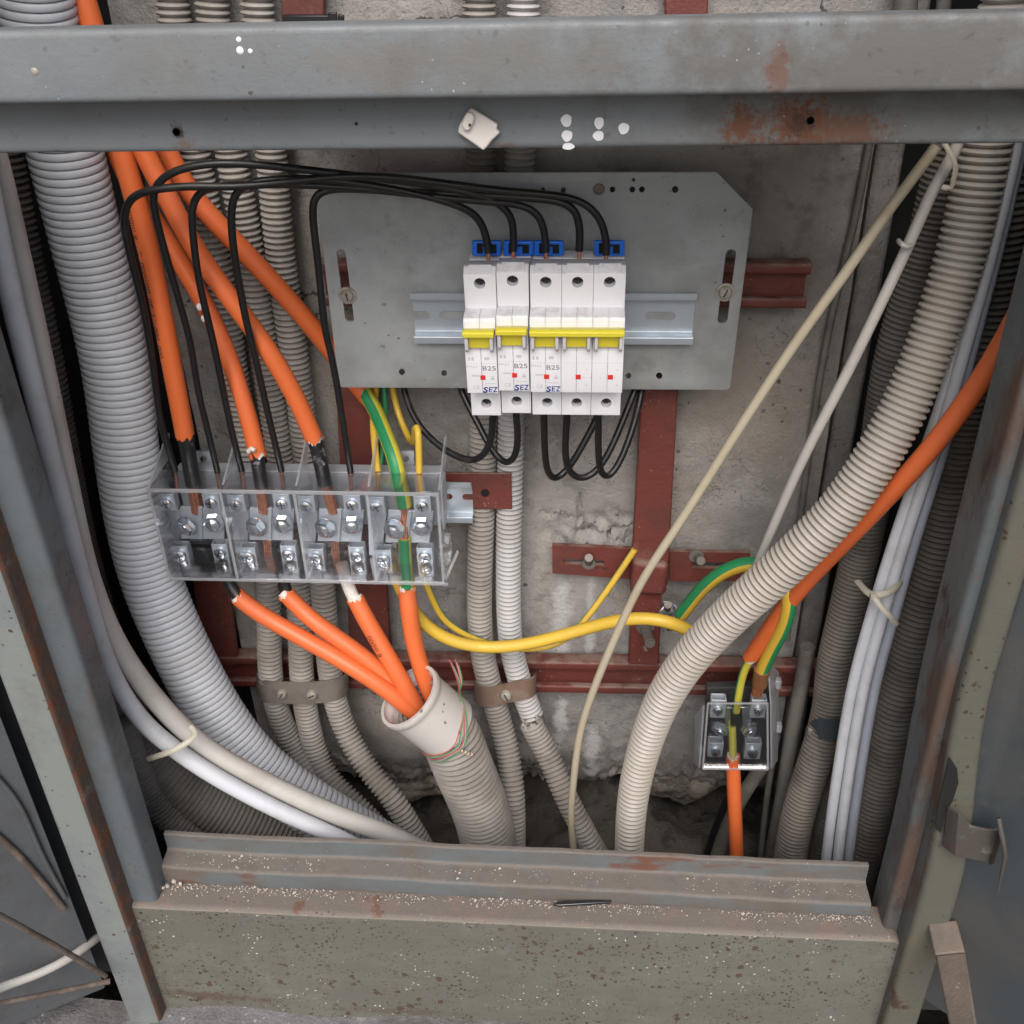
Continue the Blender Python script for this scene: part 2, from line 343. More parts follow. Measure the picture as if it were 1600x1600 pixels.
M_mcb = mat("white_breaker_plastic", (0.77, 0.77, 0.80), 0.35, 0.0, [('noise', (0.70, 0.69, 0.71), 30, 0.5, 0.7, 0.5), ('up', (0.55, 0.52, 0.52), 120, 0.45, 0.65, 0.6)])
M_mcbg = mat("grey_breaker_edge", (0.55, 0.54, 0.56), 0.4)
M_handle = mat("yellow_handle", (0.72, 0.62, 0.045), 0.35)
M_blue = mat("blue_rail_clip", (0.015, 0.15, 0.68), 0.38)
M_redw = mat("red_indicator", (0.62, 0.03, 0.03), 0.4)
M_ink = mat("grey_ink", (0.20, 0.20, 0.22), 0.6)
M_inkl = mat("pale_grey_ink", (0.50, 0.50, 0.53), 0.6)
M_navy = mat("navy_ink", (0.015, 0.035, 0.20), 0.5)
M_cink = mat("faded_black_ink", (0.07, 0.025, 0.015), 0.6)
M_clear = clear_plastic("clear_polycarbonate", (0.955, 0.96, 0.97), 0.06, 0.0, 0.5, 0.008)
M_rim = clear_plastic("clear_polycarbonate_edge", (0.90, 0.91, 0.93), 0.30, 0.0, 0.4, 0.30)
M_base = mat("pale_grey_terminal_base", (0.34, 0.36, 0.40), 0.45)
M_tie = mat("cable_tie_plastic", (0.42, 0.40, 0.33), 0.5)
M_tieb = mat("black_cable_tie", (0.012, 0.012, 0.013), 0.4)
M_clamp = mat("brown_clamp_strip", (0.20, 0.135, 0.10), 0.6, 0.1, [('noise', (0.28, 0.24, 0.21), 30, 0.45, 0.62, 0.8), ('noise', (0.10, 0.055, 0.035), 40, 0.58, 0.7, 0.7)], bump=0.3, bump_scale=600)
M_clamp_g = mat("grey_clamp_strip", (0.21, 0.185, 0.165), 0.65, 0.1, [('noise', (0.13, 0.105, 0.09), 30, 0.45, 0.62, 0.7)], bump=0.3, bump_scale=600)
M_clip = mat("ivory_plastic", (0.66, 0.62, 0.58), 0.45, 0.0, [('noise', (0.56, 0.51, 0.47), 60, 0.5, 0.7, 0.6)])
M_paintdot = mat("white_paint", (0.74, 0.75, 0.78), 0.55)
M_rod = mat("rusty_rod_steel", (0.085, 0.062, 0.05), 0.85, 0.0, [('noise', (0.15, 0.12, 0.10), 60, 0.45, 0.6, 0.8)], bump=0.5, bump_scale=500)
M_tan = mat("tan_dusty_steel", (0.125, 0.107, 0.09), 0.75, 0.0, [('noise', (0.17, 0.13, 0.10), 40, 0.45, 0.62, 0.8), ('noise', (0.5, 0.47, 0.43), 90, 0.63, 0.72, 0.7)], bump=0.4, bump_scale=500)
M_strap = mat("brown_steel_strap", (0.075, 0.066, 0.058), 0.6, 0.2, [('noise', RUST, 60, 0.55, 0.68, 0.7), ('noise', (0.2, 0.19, 0.18), 90, 0.58, 0.7, 0.5)], bump=0.4, bump_scale=500)
M_grit = mat("pale_grit", (0.48, 0.43, 0.38), 0.95, 0.0, [('noise', (0.25, 0.21, 0.18), 150, 0.45, 0.6, 0.8)])
M_pink = mat("pink_wire", (0.45, 0.10, 0.12), 0.5)
M_gwire = mat("green_wire", (0.09, 0.25, 0.08), 0.5)
M_greyw = mat("grey_wire", (0.33, 0.31, 0.29), 0.5)
M_brown = mat("brown_heat_shrink", (0.20, 0.085, 0.035), 0.4)
M_gpipe = mat("grey_iron_pipe", (0.15, 0.145, 0.13), 0.6, 0.0, [('noise', (0.09, 0.08, 0.07), 24, 0.45, 0.62, 0.8), ('noise', (0.2, 0.16, 0.13), 70, 0.6, 0.72, 0.6)], bump=0.4, bump_scale=400)

# ------------------------------------------------------------------ object helpers
def worldloc(o):
    v = Vector(o.location)
    while o.parent:
        o = o.parent
        v = v + Vector(o.location)
    return v
def empty(name, loc):
    o = bpy.data.objects.new(name, None)
    o.empty_display_size = 0.02
    o.location = loc
    COL.objects.link(o)
    return o
def tag(o, label=None, cat=None, group=None, kind=None):
    if label: o["label"] = label
    if cat: o["category"] = cat
    if group: o["group"] = group
    if kind: o["kind"] = kind
    return o
def thing(name, label, cat, loc, group=None):
    return tag(empty(name, loc), label, cat, group)
def link_mesh(name, me, origin, parent):
    o = bpy.data.objects.new(name, me)
    COL.objects.link(o)
    if parent:
        o.parent = parent
        o.location = Vector(origin) - worldloc(parent)
    else:
        o.location = origin
    return o

class MB:
    def __init__(s): s.v, s.f, s.m = [], [], []
    def add(s, vs, fs, mi=0):
        b = len(s.v)
        s.v += [tuple(v) for v in vs]
        for f in fs:
            s.f.append([i + b for i in f]); s.m.append(mi)
    def hexa(s, c, mi=0):
        """eight corners: bottom 0-3 ccw, top 4-7"""
        s.add(c, [(0, 3, 2, 1), (4, 5, 6, 7), (0, 1, 5, 4), (1, 2, 6, 5), (2, 3, 7, 6), (3, 0, 4, 7)], mi)
    def box(s, o, ax, ay, az, x, y, z, mi=0):
        c = [o + ax * i + ay * j + az * k for k in z for (i, j) in ((x[0], y[0]), (x[1], y[0]), (x[1], y[1]), (x[0], y[1]))]
        s.hexa(c, mi)
    def prism(s, poly, ext, mi=0):
        n = len(poly)
        vs = [Vector(p) for p in poly] + [Vector(p) + ext for p in poly]
        fs = [list(range(n))[::-1], list(range(n, 2 * n))] + [(i, (i + 1) % n, n + (i + 1) % n, n + i) for i in range(n)]
        s.add(vs, fs, mi)
    def lathe(s, o, axis, prof, seg=20, mi=0):
        axis = Vector(axis).normalized()
        t = Vector((0, 0, 1)) if abs(axis.z) < 0.9 else Vector((1, 0, 0))
        a = axis.cross(t).normalized(); b = axis.cross(a).normalized()
        vs, fs = [], []
        for (r, h) in prof:
            for k in range(seg):
                q = 2 * math.pi * k / seg
                vs.append(o + axis * h + (a * math.cos(q) + b * math.sin(q)) * r)
        for i in range(len(prof) - 1):
            for k in range(seg):
                k2 = (k + 1) % seg
                fs.append((i * seg + k, i * seg + k2, (i + 1) * seg + k2, (i + 1) * seg + k))
        fs.append(list(range(seg))[::-1]); fs.append([(len(prof) - 1) * seg + k for k in range(seg)])
        s.add(vs, fs, mi)
    def cyl(s, p0, p1, r, seg=16, mi=0, r2=None):
        d = Vector(p1) - Vector(p0)
        s.lathe(Vector(p0), d, [(r, 0), (r if r2 is None else r2, d.length)], seg, mi)
    def build(s, name, mats, parent=None, bevel=0.0, seg=2, smooth=None, fixn=True):
        me = bpy.data.meshes.new(name)
        va = np.array(s.v, dtype=float)
        org = Vector((va[:, 0].mean(), va[:, 1].mean(), va[:, 2].min()))
        me.from_pydata([tuple(Vector(v) - org) for v in s.v], [], s.f)
        mats = mats if isinstance(mats, (list, tuple)) else [mats]
        for x in mats: me.materials.append(x)
        if len(mats) > 1:
            me.polygons.foreach_set("material_index", s.m)
        if fixn:
            bm = bmesh.new(); bm.from_mesh(me)
            bmesh.ops.recalc_face_normals(bm, faces=bm.faces)
            bm.to_mesh(me); bm.free()
        if smooth is not None:
            me.shade_smooth()
            me.set_sharp_from_angle(angle=R(smooth))
        me.update()
        o = link_mesh(name, me, org, parent)
        if bevel > 0:
            md = o.modifiers.new("bevel", 'BEVEL')
            md.width = bevel; md.segments = seg; md.limit_method = 'ANGLE'; md.angle_limit = R(35)
            md.harden_normals = False
            me.shade_smooth(); me.set_sharp_from_angle(angle=R(40))
        return o

def spline(pts, n=24, smooth=3):
    p = np.array([tuple(q) for q in pts], dtype=float)
    if len(p) == 2:
        return np.linspace(p[0], p[1], n * 2)
    q = np.vstack([2 * p[0] - p[1], p, 2 * p[-1] - p[-2]])
    out = []
    for i in range(1, len(q) - 2):
        a, b, c, d = q[i - 1], q[i], q[i + 1], q[i + 2]
        # centripetal catmull-rom
        t0 = 0.0
        t1 = t0 + max(np.linalg.norm(b - a), 1e-6) ** 0.5
        t2 = t1 + max(np.linalg.norm(c - b), 1e-6) ** 0.5
        t3 = t2 + max(np.linalg.norm(d - c), 1e-6) ** 0.5
        t = np.linspace(t1, t2, n, endpoint=False)[:, None]
        A1 = (t1 - t) / (t1 - t0) * a + (t - t0) / (t1 - t0) * b
        A2 = (t2 - t) / (t2 - t1) * b + (t - t1) / (t2 - t1) * c
        A3 = (t3 - t) / (t3 - t2) * c + (t - t2) / (t3 - t2) * d
        B1 = (t2 - t) / (t2 - t0) * A1 + (t - t0) / (t2 - t0) * A2
        B2 = (t3 - t) / (t3 - t1) * A2 + (t - t1) / (t3 - t1) * A3
        out.append((t2 - t) / (t2 - t1) * B1 + (t - t1) / (t2 - t1) * B2)
    out.append(p[-1][None, :])
    c = np.vstack(out)
    for _ in range(smooth):
        k = 7
        pad = np.vstack([2 * c[0] - c[k:0:-1], c, 2 * c[-1] - c[-2:-k - 2:-1]])
        cs = np.cumsum(np.vstack([np.zeros((1, 3)), pad]), 0)
        c2 = (cs[2 * k + 1:] - cs[:-2 * k - 1]) / (2 * k + 1)
        c2[0], c2[-1] = c[0], c[-1]
        c = c2
    return c
REF = np.array([0.0, -0.86, 0.51])
def frames(c):
    t = np.gradient(c, axis=0)
    t /= np.linalg.norm(t, axis=1)[:, None]
    u = REF[None, :] - (t @ REF)[:, None] * t
    u /= np.linalg.norm(u, axis=1)[:, None]
    w = np.cross(t, u)
    return t, u, w
def resample(c, s):
    d = np.concatenate([[0], np.cumsum(np.linalg.norm(np.diff(c, axis=0), axis=1))])
    s = np.clip(s, 0, d[-1])
    return np.stack([np.interp(s, d, c[:, k]) for k in range(3)], 1)
def length(c):
    return float(np.linalg.norm(np.diff(c, axis=0), axis=1).sum())

def tube(name, pts, r, mats, parent=None, seg=14, step=0.004, rib=None, stripe=None, caps=True, jag0=0.0, jag1=0.0,
         oval=1.0, wall=0.0, taper=None, wob=0.0):
    """pts: world points. rib = (pitch, depth, kind). stripe(angle, s) -> material index. wall>0: open tube with an inner face"""
    c = spline(pts)
    L = length(c)
    if rib:
        pitch, depth, kind = rib
        n = max(2, int(L / pitch))
        if kind == 'wide':
            fr = [0.0, 0.06, 0.12, 0.30, 0.5, 0.70, 0.88, 0.94]; off = [-1.0, -0.9, -0.14, -0.03, 0.0, -0.03, -0.14, -0.9]
            depth = depth * 1.5
        else:
            fr = [0.0, 0.12, 0.26, 0.5, 0.74, 0.88]; off = [-1.0, -0.80, -0.24, 0.0, -0.24, -0.80]
            depth = depth * 1.6
        s = np.array([(i + x) * L / n for i in range(n) for x in fr])
        rad = np.array([r + depth * o for i in range(n) for o in off])
    else:
        n = max(3, int(L / step))
        s = np.linspace(0, L, n)
        rad = np.full(n, r)
    if taper is not None:
        rad = rad * np.interp(s / L, taper[0], taper[1])
    if wob:
        ph = rng.uniform(0, 6.28, 3)
        rad = rad * (1 + wob * (np.sin(s * 60 + ph[0]) + np.sin(s * 143 + ph[1]) * 0.6))
    q = resample(c, s)
    t, u, w = frames(q)
    a = np.arange(seg) * 2 * np.pi / seg
    ring = (np.cos(a)[None, :, None] * u[:, None, :] + oval * np.sin(a)[None, :, None] * w[:, None, :])
    v = q[:, None, :] + ring * rad[:, None, None]
    if jag0: v[0] += t[0][None, :] * (rng.uniform(-1, 1, seg) * jag0)[:, None]
    if jag1: v[-1] += t[-1][None, :] * (rng.uniform(-1, 1, seg) * jag1)[:, None]
    rows = len(q)
    allv = v.reshape(-1, 3)
    i = np.arange(rows - 1)[:, None] * seg; k = np.arange(seg)[None, :]; k2 = (k + 1) % seg
    quads = np.stack([i + k, i + k2, i + seg + k2, i + seg + k], -1).reshape(-1, 4)
    mi = None
    if stripe:
        mid = (np.arange(seg) + 0.5) * 2 * np.pi / seg
        mi = np.array([[stripe(x, ss) for x in mid] for ss in s[:-1]]).reshape(-1)
    faces = quads.tolist()
    if wall > 0:
        vi = (q[:, None, :] + ring * (rad - wall)[:, None, None])
        if jag0: vi[0] += v[0] - (q[0] + ring[0] * rad[0])
        if jag1: vi[-1] += v[-1] - (q[-1] + ring[-1] * rad[-1])
        b = len(allv)
        allv = np.vstack([allv, vi.reshape(-1, 3)])
        qi = quads[:, ::-1] + b
        faces += qi.tolist()
        e = (rows - 1) * seg
        for kk in range(seg):
            k3 = (kk + 1) % seg
            faces.append([kk, b + kk, b + k3, k3])
            faces.append([e + kk, e + k3, b + e + k3, b + e + kk])
        if mi is not None: mi = np.concatenate([mi, mi, np.zeros(2 * seg, int)])
    elif caps:
        e = (rows - 1) * seg
        faces.append(list(range(seg))[::-1]); faces.append([e + kk for kk in range(seg)])
        if mi is not None: mi = np.concatenate([mi, [0, 0]])
    org = Vector(q[rows // 2])
    me = bpy.data.meshes.new(name)
    me.from_pydata((allv - np.array(org)).tolist(), [], faces)
    mats = mats if isinstance(mats, (list, tuple)) else [mats]
    for x in mats: me.materials.append(x)
    if mi is not None:
        me.polygons.foreach_set("material_index", mi.astype(int))
    me.shade_smooth()
    me.set_sharp_from_angle(angle=R(48))
    me.update()
    return link_mesh(name, me, org, parent)

def path(*pp): return [P(*q) for q in pp]
def rpx(px, py, Y, w): return 0.5 * w * mpp(px, py, Y)

_txt = {}
def text_geo(s, off=0.0):
    if (s, off) in _txt: return _txt[(s, off)]
    cu = bpy.data.curves.new("t", 'FONT'); cu.body = s; cu.size = 1.0; cu.offset = off; cu.resolution_u = 3
    ob = bpy.data.objects.new("t", cu); COL.objects.link(ob)
    bpy.context.view_layer.update()
    me = ob.evaluated_get(bpy.context.evaluated_depsgraph_get()).to_mesh()
    vs = np.array([v.co[:] for v in me.vertices]); fs = [list(p.vertices) for p in me.polygons]
    ob.evaluated_get(bpy.context.evaluated_depsgraph_get()).to_mesh_clear()
    bpy.data.objects.remove(ob); bpy.data.curves.remove(cu)
    vs = vs[:, :2]; vs = vs - vs.min(0)
    _txt[(s, off)] = (vs, fs)
    return vs, fs
def put_text(mb, s, o, ax, ay, h, width=None, off=0.0, shear=0.0, mi=0):
    vs, fs = text_geo(s, off)
    H = vs[:, 1].max(); W = vs[:, 0].max()
    k = h / H; kx = k if width is None else width / W
    mb.add([o + ax * (x * kx + shear * y * k) + ay * (y * k) for x, y in vs], fs, mi)
def wrap_text(s, pts, r, s0, ang, h, parent, material, flip=False):
    """flat print laid round a cable"""
    vs, fs = text_geo(s)
    k = h / vs[:, 1].max()
    c = spline(pts)
    sx = s0 + vs[:, 0] * k
    q = resample(c, sx)
    e = resample(c, sx + 0.001) - resample(c, sx - 0.001)
    e /= np.linalg.norm(e, axis=1)[:, None]
    u = REF[None, :] - (e @ REF)[:, None] * e
    u /= np.linalg.norm(u, axis=1)[:, None]
    w = np.cross(e, u)
    a = ang + (vs[:, 1] * k) / r * (1 if not flip else -1)
    v = q + (np.cos(a)[:, None] * u + np.sin(a)[:, None] * w) * (r + 0.00012)
    mb = MB(); mb.add([tuple(x) for x in v], fs)
    return mb.build("printed_lettering", material, parent, fixn=False)

X3, Y3, Z3 = Vector((1, 0, 0)), Vector((0, 1, 0)), Vector((0, 0, 1))

def fillet(poly, r, n=4):
    out = [poly[0]]
    for i in range(1, len(poly) - 1):
        a, b, c = (np.array(poly[i + k], float) for k in (-1, 0, 1))
        d1, d2 = a - b, c - b
        l1, l2 = np.linalg.norm(d1), np.linalg.norm(d2)
        rr = min(r, l1 * 0.45, l2 * 0.45)
        p1, p2 = b + d1 / l1 * rr, b + d2 / l2 * rr
        for k in range(n + 1):
            t = k / n
            out.append(tuple((1 - t) ** 2 * p1 + 2 * t * (1 - t) * b + t * t * p2))
    out.append(poly[-1])
    return out
def thicken(poly, th):
    p = np.array(poly, float)
    d = np.gradient(p, axis=0); d /= np.linalg.norm(d, axis=1)[:, None]
    nrm = np.stack([-d[:, 1], d[:, 0]], 1)
    return [tuple(x) for x in p] + [tuple(x) for x in (p + nrm * th)[::-1]]
def extrude_sheet(mb, poly, th, fn0, fn1, n=1, mi=0, mat_of=None):
    """poly: 2D polyline of a folded sheet; fn0/fn1 map a 2D point to the two ends in space; n lengthwise cuts"""
    pr = thicken(poly, th); k = len(pr)
    a = [Vector(fn0(q)) for q in pr]; b = [Vector(fn1(q)) for q in pr]
    base = len(mb.v); vs = []
    for j in range(n + 1):
        vs += [a[i].lerp(b[i], j / n) for i in range(k)]
    mb.v += [tuple(v) for v in vs]
    np_ = len(poly)
    for j in range(n):
        for i in range(k):
            i2 = (i + 1) % k
            mb.f.append([base + j * k + i, base + j * k + i2, base + (j + 1) * k + i2, base + (j + 1) * k + i])
            m_ = mi
            if mat_of:
                seg = i if i < np_ - 1 else (k - 2 - i if i < k - 1 else 0)
                m_ = mat_of(seg)
            mb.m.append(m_)
    for j in (0, n):
        o = base + j * k
        for i in range(np_ - 1):
            mb.f.append([o + i, o + i + 1, o + k - 2 - i, o + k - 1 - i]); mb.m.append(mi)

def screw_head(mb, p, n, r, h=None, slot=0.6, seg=18, ms=0, md=1, cross=True):
    h = h or r * 0.5
    n = Vector(n).normalized()
    mb.lathe(p, n, [(r, 0), (r, h * 0.45), (r * 0.86, h * 0.82), (r * 0.5, h * 1.0), (0.02 * r, h * 1.02)], seg, ms)
    a = n.cross(Z3).normalized(); b = n.cross(a)
    ang = random.uniform(0, 3.14)
    a, b = a * math.cos(ang) + b * math.sin(ang), b * math.cos(ang) - a * math.sin(ang)
    for (x, y) in (((-r * .62, r * .62), (-r * .09, r * .09)), ((-r * .09, r * .09), (-r * .62, r * .62)))[:2 if cross else 1]:
        mb.box(p, a, b, n, x, y, (h * 0.72, h * 1.08), md)

W = 0.68          # concrete wall plane
G = "front frame of the cabinet"
#PARTS
# ================================================================== large structure
# ---- ground in front, pit floor, concrete wall
def grid_surface(name, x0, x1, y0, y1, nx, ny, fz, material, kind=None):
    vs = [(x0 + (x1 - x0) * i / nx, y0 + (y1 - y0) * j / ny) for j in range(ny + 1) for i in range(nx + 1)]
    vs = [(x, y, fz(x, y)) for x, y in vs]
    fs = [(j * (nx + 1) + i, j * (nx + 1) + i + 1, (j + 1) * (nx + 1) + i + 1, (j + 1) * (nx + 1) + i) for j in range(ny) for i in range(nx)]
    me = bpy.data.meshes.new(name); me.from_pydata(vs, [], fs); me.materials.append(material); me.shade_smooth(); me.update()
    o = bpy.data.objects.new(name, me); COL.objects.link(o)
    if kind: o["kind"] = kind
    return o
def nz(x, y, z=0.0): return noise.noise(Vector((x, y, z)))
GZ = P(480, 1586, 0.433).z
def gz(x, y):
    return GZ + 0.006 * nz(x * 14, y * 14) + 0.003 * nz(x * 60, y * 60, 4)
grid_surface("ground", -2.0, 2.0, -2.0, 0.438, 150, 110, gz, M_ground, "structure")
def pitz(x, y):
    return -0.105 + 0.05 * nz(x * 7, y * 7) + 0.022 * nz(x * 24, y * 24, 3) + 0.01 * nz(x * 70, y * 70, 3) - 0.25 * max(0, y - 0.60) - 0.05 * max(0, min(1, (0.55 - y) / 0.1))
grid_surface("soil", -0.75, 0.75, 0.45, 1.10, 150, 75, pitz, M_soil, "structure")

# wall: front sheet with a broken lower edge, closed to 5 cm thick
wl, wr = P(292, 600, W).x, P(1338, 400, W).x
def build_wall():
    zb, zt = -0.055, 1.25
    nx, nzv = 250, 300
    vs, fs = [], []
    cc = P(930, 835, W)
    cracks = []
    for ln in ([(845, 803), (880, 806), (905, 816), (925, 830), (950, 838), (992, 820)], [(950, 838), (957, 852), (990, 846)], [(908, 772), (905, 800), (912, 822)], [(925, 830), (915, 845), (935, 856)], [(1048, 850), (1080, 856), (1130, 858), (1165, 852)]):
        q = [P(*p, W) for p in ln]
        cracks += [((a.x, a.z), (b.x, b.z)) for a, b in zip(q, q[1:])]
    xs = np.linspace(wl, wr, nx + 1)
    for j in range(nzv + 1):
        for i, x in enumerate(xs):
            lowz = zb + 0.016 * nz(x * 9, 1.0) + 0.010 * nz(x * 34, 2.0) + 0.009 * nz(x * 95, 5.0) + 0.005 * nz(x * 260, 6.0)
            t = j / nzv
            z = lowz + (zt - lowz) * (t ** 1.35)
            y = W + 0.0014 * nz(x * 22, z * 22) + 0.0007 * nz(x * 80, z * 80)
            low = max(0.0, 1 - (z - lowz) / 0.05)
            y += low * 0.008 * (0.5 + nz(x * 40, z * 40, 9)) + low * low * 0.009 + low * 0.006 * nz(x * 130, z * 130, 2)
            # spalled patch and crack beside the red upright
            c = P(940, 838, W)
            dx, dz = (x - c.x) / 0.040, (z - c.z) / 0.017
            q = dx * dx + dz * dz
            if q < 2.2:
                y += 0.006 * max(0, 1 - q / 2.2) * (0.7 + 1.6 * nz(x * 90, z * 110, 3))
            if abs(x - cc.x) < 0.07 and abs(z - cc.z) < 0.06:
                xw, zw = x + 0.0022 * nz(x * 160, z * 160, 1), z + 0.0022 * nz(x * 160, z * 160, 7)
                for a, b in cracks:
                    ex, ez = b[0] - a[0], b[1] - a[1]
                    tt = max(0, min(1, ((xw - a[0]) * ex + (zw - a[1]) * ez) / (ex * ex + ez * ez)))
                    dd = math.hypot(xw - a[0] - tt * ex, zw - a[1] - tt * ez)
                    if dd < 0.0021: y += 0.0045 * (1 - dd / 0.0021)
                    elif dd < 0.006: y -= 0.0009 * nz(x * 120, z * 120, 8)
            vs.append((x, y, z))
    w = nx + 1
    for j in range(nzv):
        for i in range(nx):
            fs.append((j * w + i, j * w + i + 1, (j + 1) * w + i + 1, (j + 1) * w + i))
    edge = [i for i in range(w)] + [j * w + nx for j in range(1, nzv + 1)] + [nzv * w + i for i in range(nx - 1, -1, -1)] + [j * w for j in range(nzv - 1, 0, -1)]
    b = len(vs)
    vs += [(vs[i][0], W + 0.06, vs[i][2]) for i in edge]
    n = len(edge)
    for k in range(n):
        k2 = (k + 1) % n
        fs.append((edge[k2], edge[k], b + k, b + k2))
    fs.append([b + k for k in range(n)])
    me = bpy.data.meshes.new("concrete_wall"); me.from_pydata(vs, [], fs); me.materials.append(M_concrete)
    me.shade_smooth(); me.set_sharp_from_angle(angle=R(50)); me.update()
    o = bpy.data.objects.new("concrete_wall", me); COL.objects.link(o)
    return tag(o, "weathered grey concrete slab with cracks behind the wiring and the mounting plate", "wall")
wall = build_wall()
# second, narrower slab to the right of the joint
x0, x1 = P(1352, 400, W).x, P(1395, 400, W).x
mb = MB()
n = 30
pl = [(x0, W + 0.012), (x1, W + 0.012), (x1, W + 0.07), (x0, W + 0.07)]
mb.prism([Vector((x, y, -0.06)) for x, y in pl], Z3 * 1.3)
tag(mb.build("concrete_strip", M_concrete, None, bevel=0.003), "narrow vertical concrete strip right of the main slab, beyond the joint with the thin wire", "wall")
# earth under the slab's broken lower edge
def lump(name, c, rad, material, label, cat, seed):
    bm = bmesh.new(); bmesh.ops.create_icosphere(bm, subdivisions=4, radius=1.0)
    for v in bm.verts:
        p = v.co * 2.2 + Vector((seed, 0, 0))
        f = 1 + 0.28 * noise.noise(p) + 0.16 * noise.noise(p * 2.7) + 0.08 * noise.noise(p * 7)
        v.co = Vector((v.co.x * rad[0] * f, v.co.y * rad[1] * f, v.co.z * rad[2] * f))
    me = bpy.data.meshes.new(name); bm.to_mesh(me); bm.free(); me.materials.append(material); me.shade_smooth()
    o = bpy.data.objects.new(name, me); COL.objects.link(o); o.location = c
    return tag(o, label, cat)
lump("mortar_lump", P(1062, 1205, .705), (0.040, 0.018, 0.034), M_rubble, "crumbling mortar lump at the slab foot, left under the small clear terminal box", "mortar", 2.0)
lump("mortar_lump", P(640, 1225, .71), (0.035, 0.014, 0.016), M_rubble, "rough mortar lump at the slab foot between the ribbed conduits and the white pipe", "mortar", 5.5)

# ---- cabinet: one thing, folded sheet steel parts
cab = thing("steel_cabinet", "weathered grey steel cabinet frame with open front, rusty posts, cross beam and sill", "cabinet", Vector((0, 0.44, 0)))
# cross beam
def pz(py, Y, px=800): return P(px, py, Y).z
Yb0, Yb1 = 0.420, 0.4425
zt, z1, z2 = pz(33, Yb0), pz(154, Yb0), pz(233, Yb1)
prof = fillet([(Yb0 + 0.012, zt), (Yb0, zt), (Yb0, z1), (Yb1, z1), (Yb1, z2), (Yb1 + 0.028, z2)], 0.0032, 5)
bx0, bx1 = -0.42, 0.42
sl0 = (P(1600, 19, Yb0).z - P(0, 48, Yb0).z) / (P(1600, 19, Yb0).x - P(0, 48, Yb0).x)
mb = MB()
extrude_sheet(mb, prof, 0.0016, lambda q: (bx0, q[0], q[1] + bx0 * sl0), lambda q: (bx1, q[0], q[1] + bx1 * sl0), 1)
beam = mb.build("cross_beam", M_beam, cab, smooth=35)
def on_beam(px, py): return P(px, py, Yb1 - 0.0001)
# paint dots, each a thin blob of paint
for (px, py, rx, ry) in ((885, 188, 8.5, 9.5), (886, 212, 8.5, 8.5), (888, 228.5, 9.5, 5), (936, 192, 7.5, 9), (935, 212, 8.5, 7.5), (974.5, 200.5, 8.5, 8.5)):
    mb = MB(); c = on_beam(px, py); k = mpp(px, py, Yb1)
    pts = []
    for i in range(20):
        a = 2 * math.pi * i / 20
        f = 1 + 0.05 * math.sin(3 * a + px) + 0.03 * math.sin(5 * a + py)
        z = math.sin(a) * ry * k * f
        pts.append(c + X3 * math.cos(a) * rx * k * f + Z3 * z)
    mb.prism(pts, Vector((0, -0.0004, 0)))
    mb.build("paint_dot", M_paintdot, beam, fixn=True)
for (px, py, r) in ((375, 79, 6), (391, 80, 4), (373, 62, 4.5), (54, 112, 6)):
    mb = MB(); k = mpp(px, py, Yb0); mb.lathe(P(px, py, Yb0 - 0.00005), (0, -1, 0), [(r * k, 0), (r * k * .7, 0.0003), (r * k * .2, 0.00045)], 12)
    mb.build("paint_splash", M_paintdot if px > 100 else M_screw, beam)
for (px, py) in ((276, 206), (1266, 188), (557, 193)):
    mb = MB(); k = mpp(px, py, Yb1); r = 5.5 * k if px != 557 else 2 * k
    mb.lathe(P(px, py, Yb1 + 0.0004), (0, -1, 0), [(r * 1.25, 0), (r * 1.1, 0.0007), (r, 0.0008), (r * 0.9, 0.0004)], 16)
    mb.build("screw_hole", M_hole, beam)

# posts: chain of folds located on one row of the photograph, then vertical
def chain(py, first, steps):
    """first (px, Y); steps ('F', px): face parallel to the front, ('S', px): face going deeper"""
    p = P(first[0], py, first[1]); out = [(p.x, p.y)]
    for kind, px in steps:
        if kind == 'F': p = P(px, py, out[-1][1])
        else: p = PX(px, py, out[-1][0])
        out.append((p.x, p.y))
    return out
lp = chain(1250, (76, 0.425), [('F', 129), ('S', 154), ('F', 194), ('S', 222)])
lp = [(lp[0][0], lp[0][1] + 0.03)] + lp
rp = chain(1050, (1553, 0.425), [('F', 1512), ('S', 1499), ('F', 1480), ('S', 1440)])
rp = [(rp[0][0], rp[0][1] + 0.03)] + rp
print("left post", lp, "right post", rp)
def post(poly, z0, z1, mats, th, holes=()):
    mb = MB()
    pf = []
    # keep track of which fold a strip belongs to while rounding corners
    f = fillet(poly, 0.0022, 3)
    d = []
    P0 = [np.array(q) for q in poly]
    def seg_of(i):
        mid = (np.array(f[i]) + np.array(f[i + 1])) / 2
        best, bi = 9, 0
        for k in range(len(P0) - 1):
            a, b = P0[k], P0[k + 1]
            t = np.clip(np.dot(mid - a, b - a) / np.dot(b - a, b - a), 0, 1)
            dd = np.linalg.norm(mid - a - t * (b - a))
            if dd < best: best, bi = dd, k
        return bi
    segs = [seg_of(i) for i in range(len(f) - 1)]
    idx = [0, 0, 1, 2, 2]
    extrude_sheet(mb, f, th, lambda q: (q[0], q[1], z0), lambda q: (q[0], q[1], z1), 1, mat_of=lambda s: idx[segs[min(max(s, 0), len(segs) - 1)]])
    return mb.build("post", mats, cab, smooth=35)
post(lp, GZ - 0.02, 1.15, [M_flange, M_rust, M_post], -0.0015)
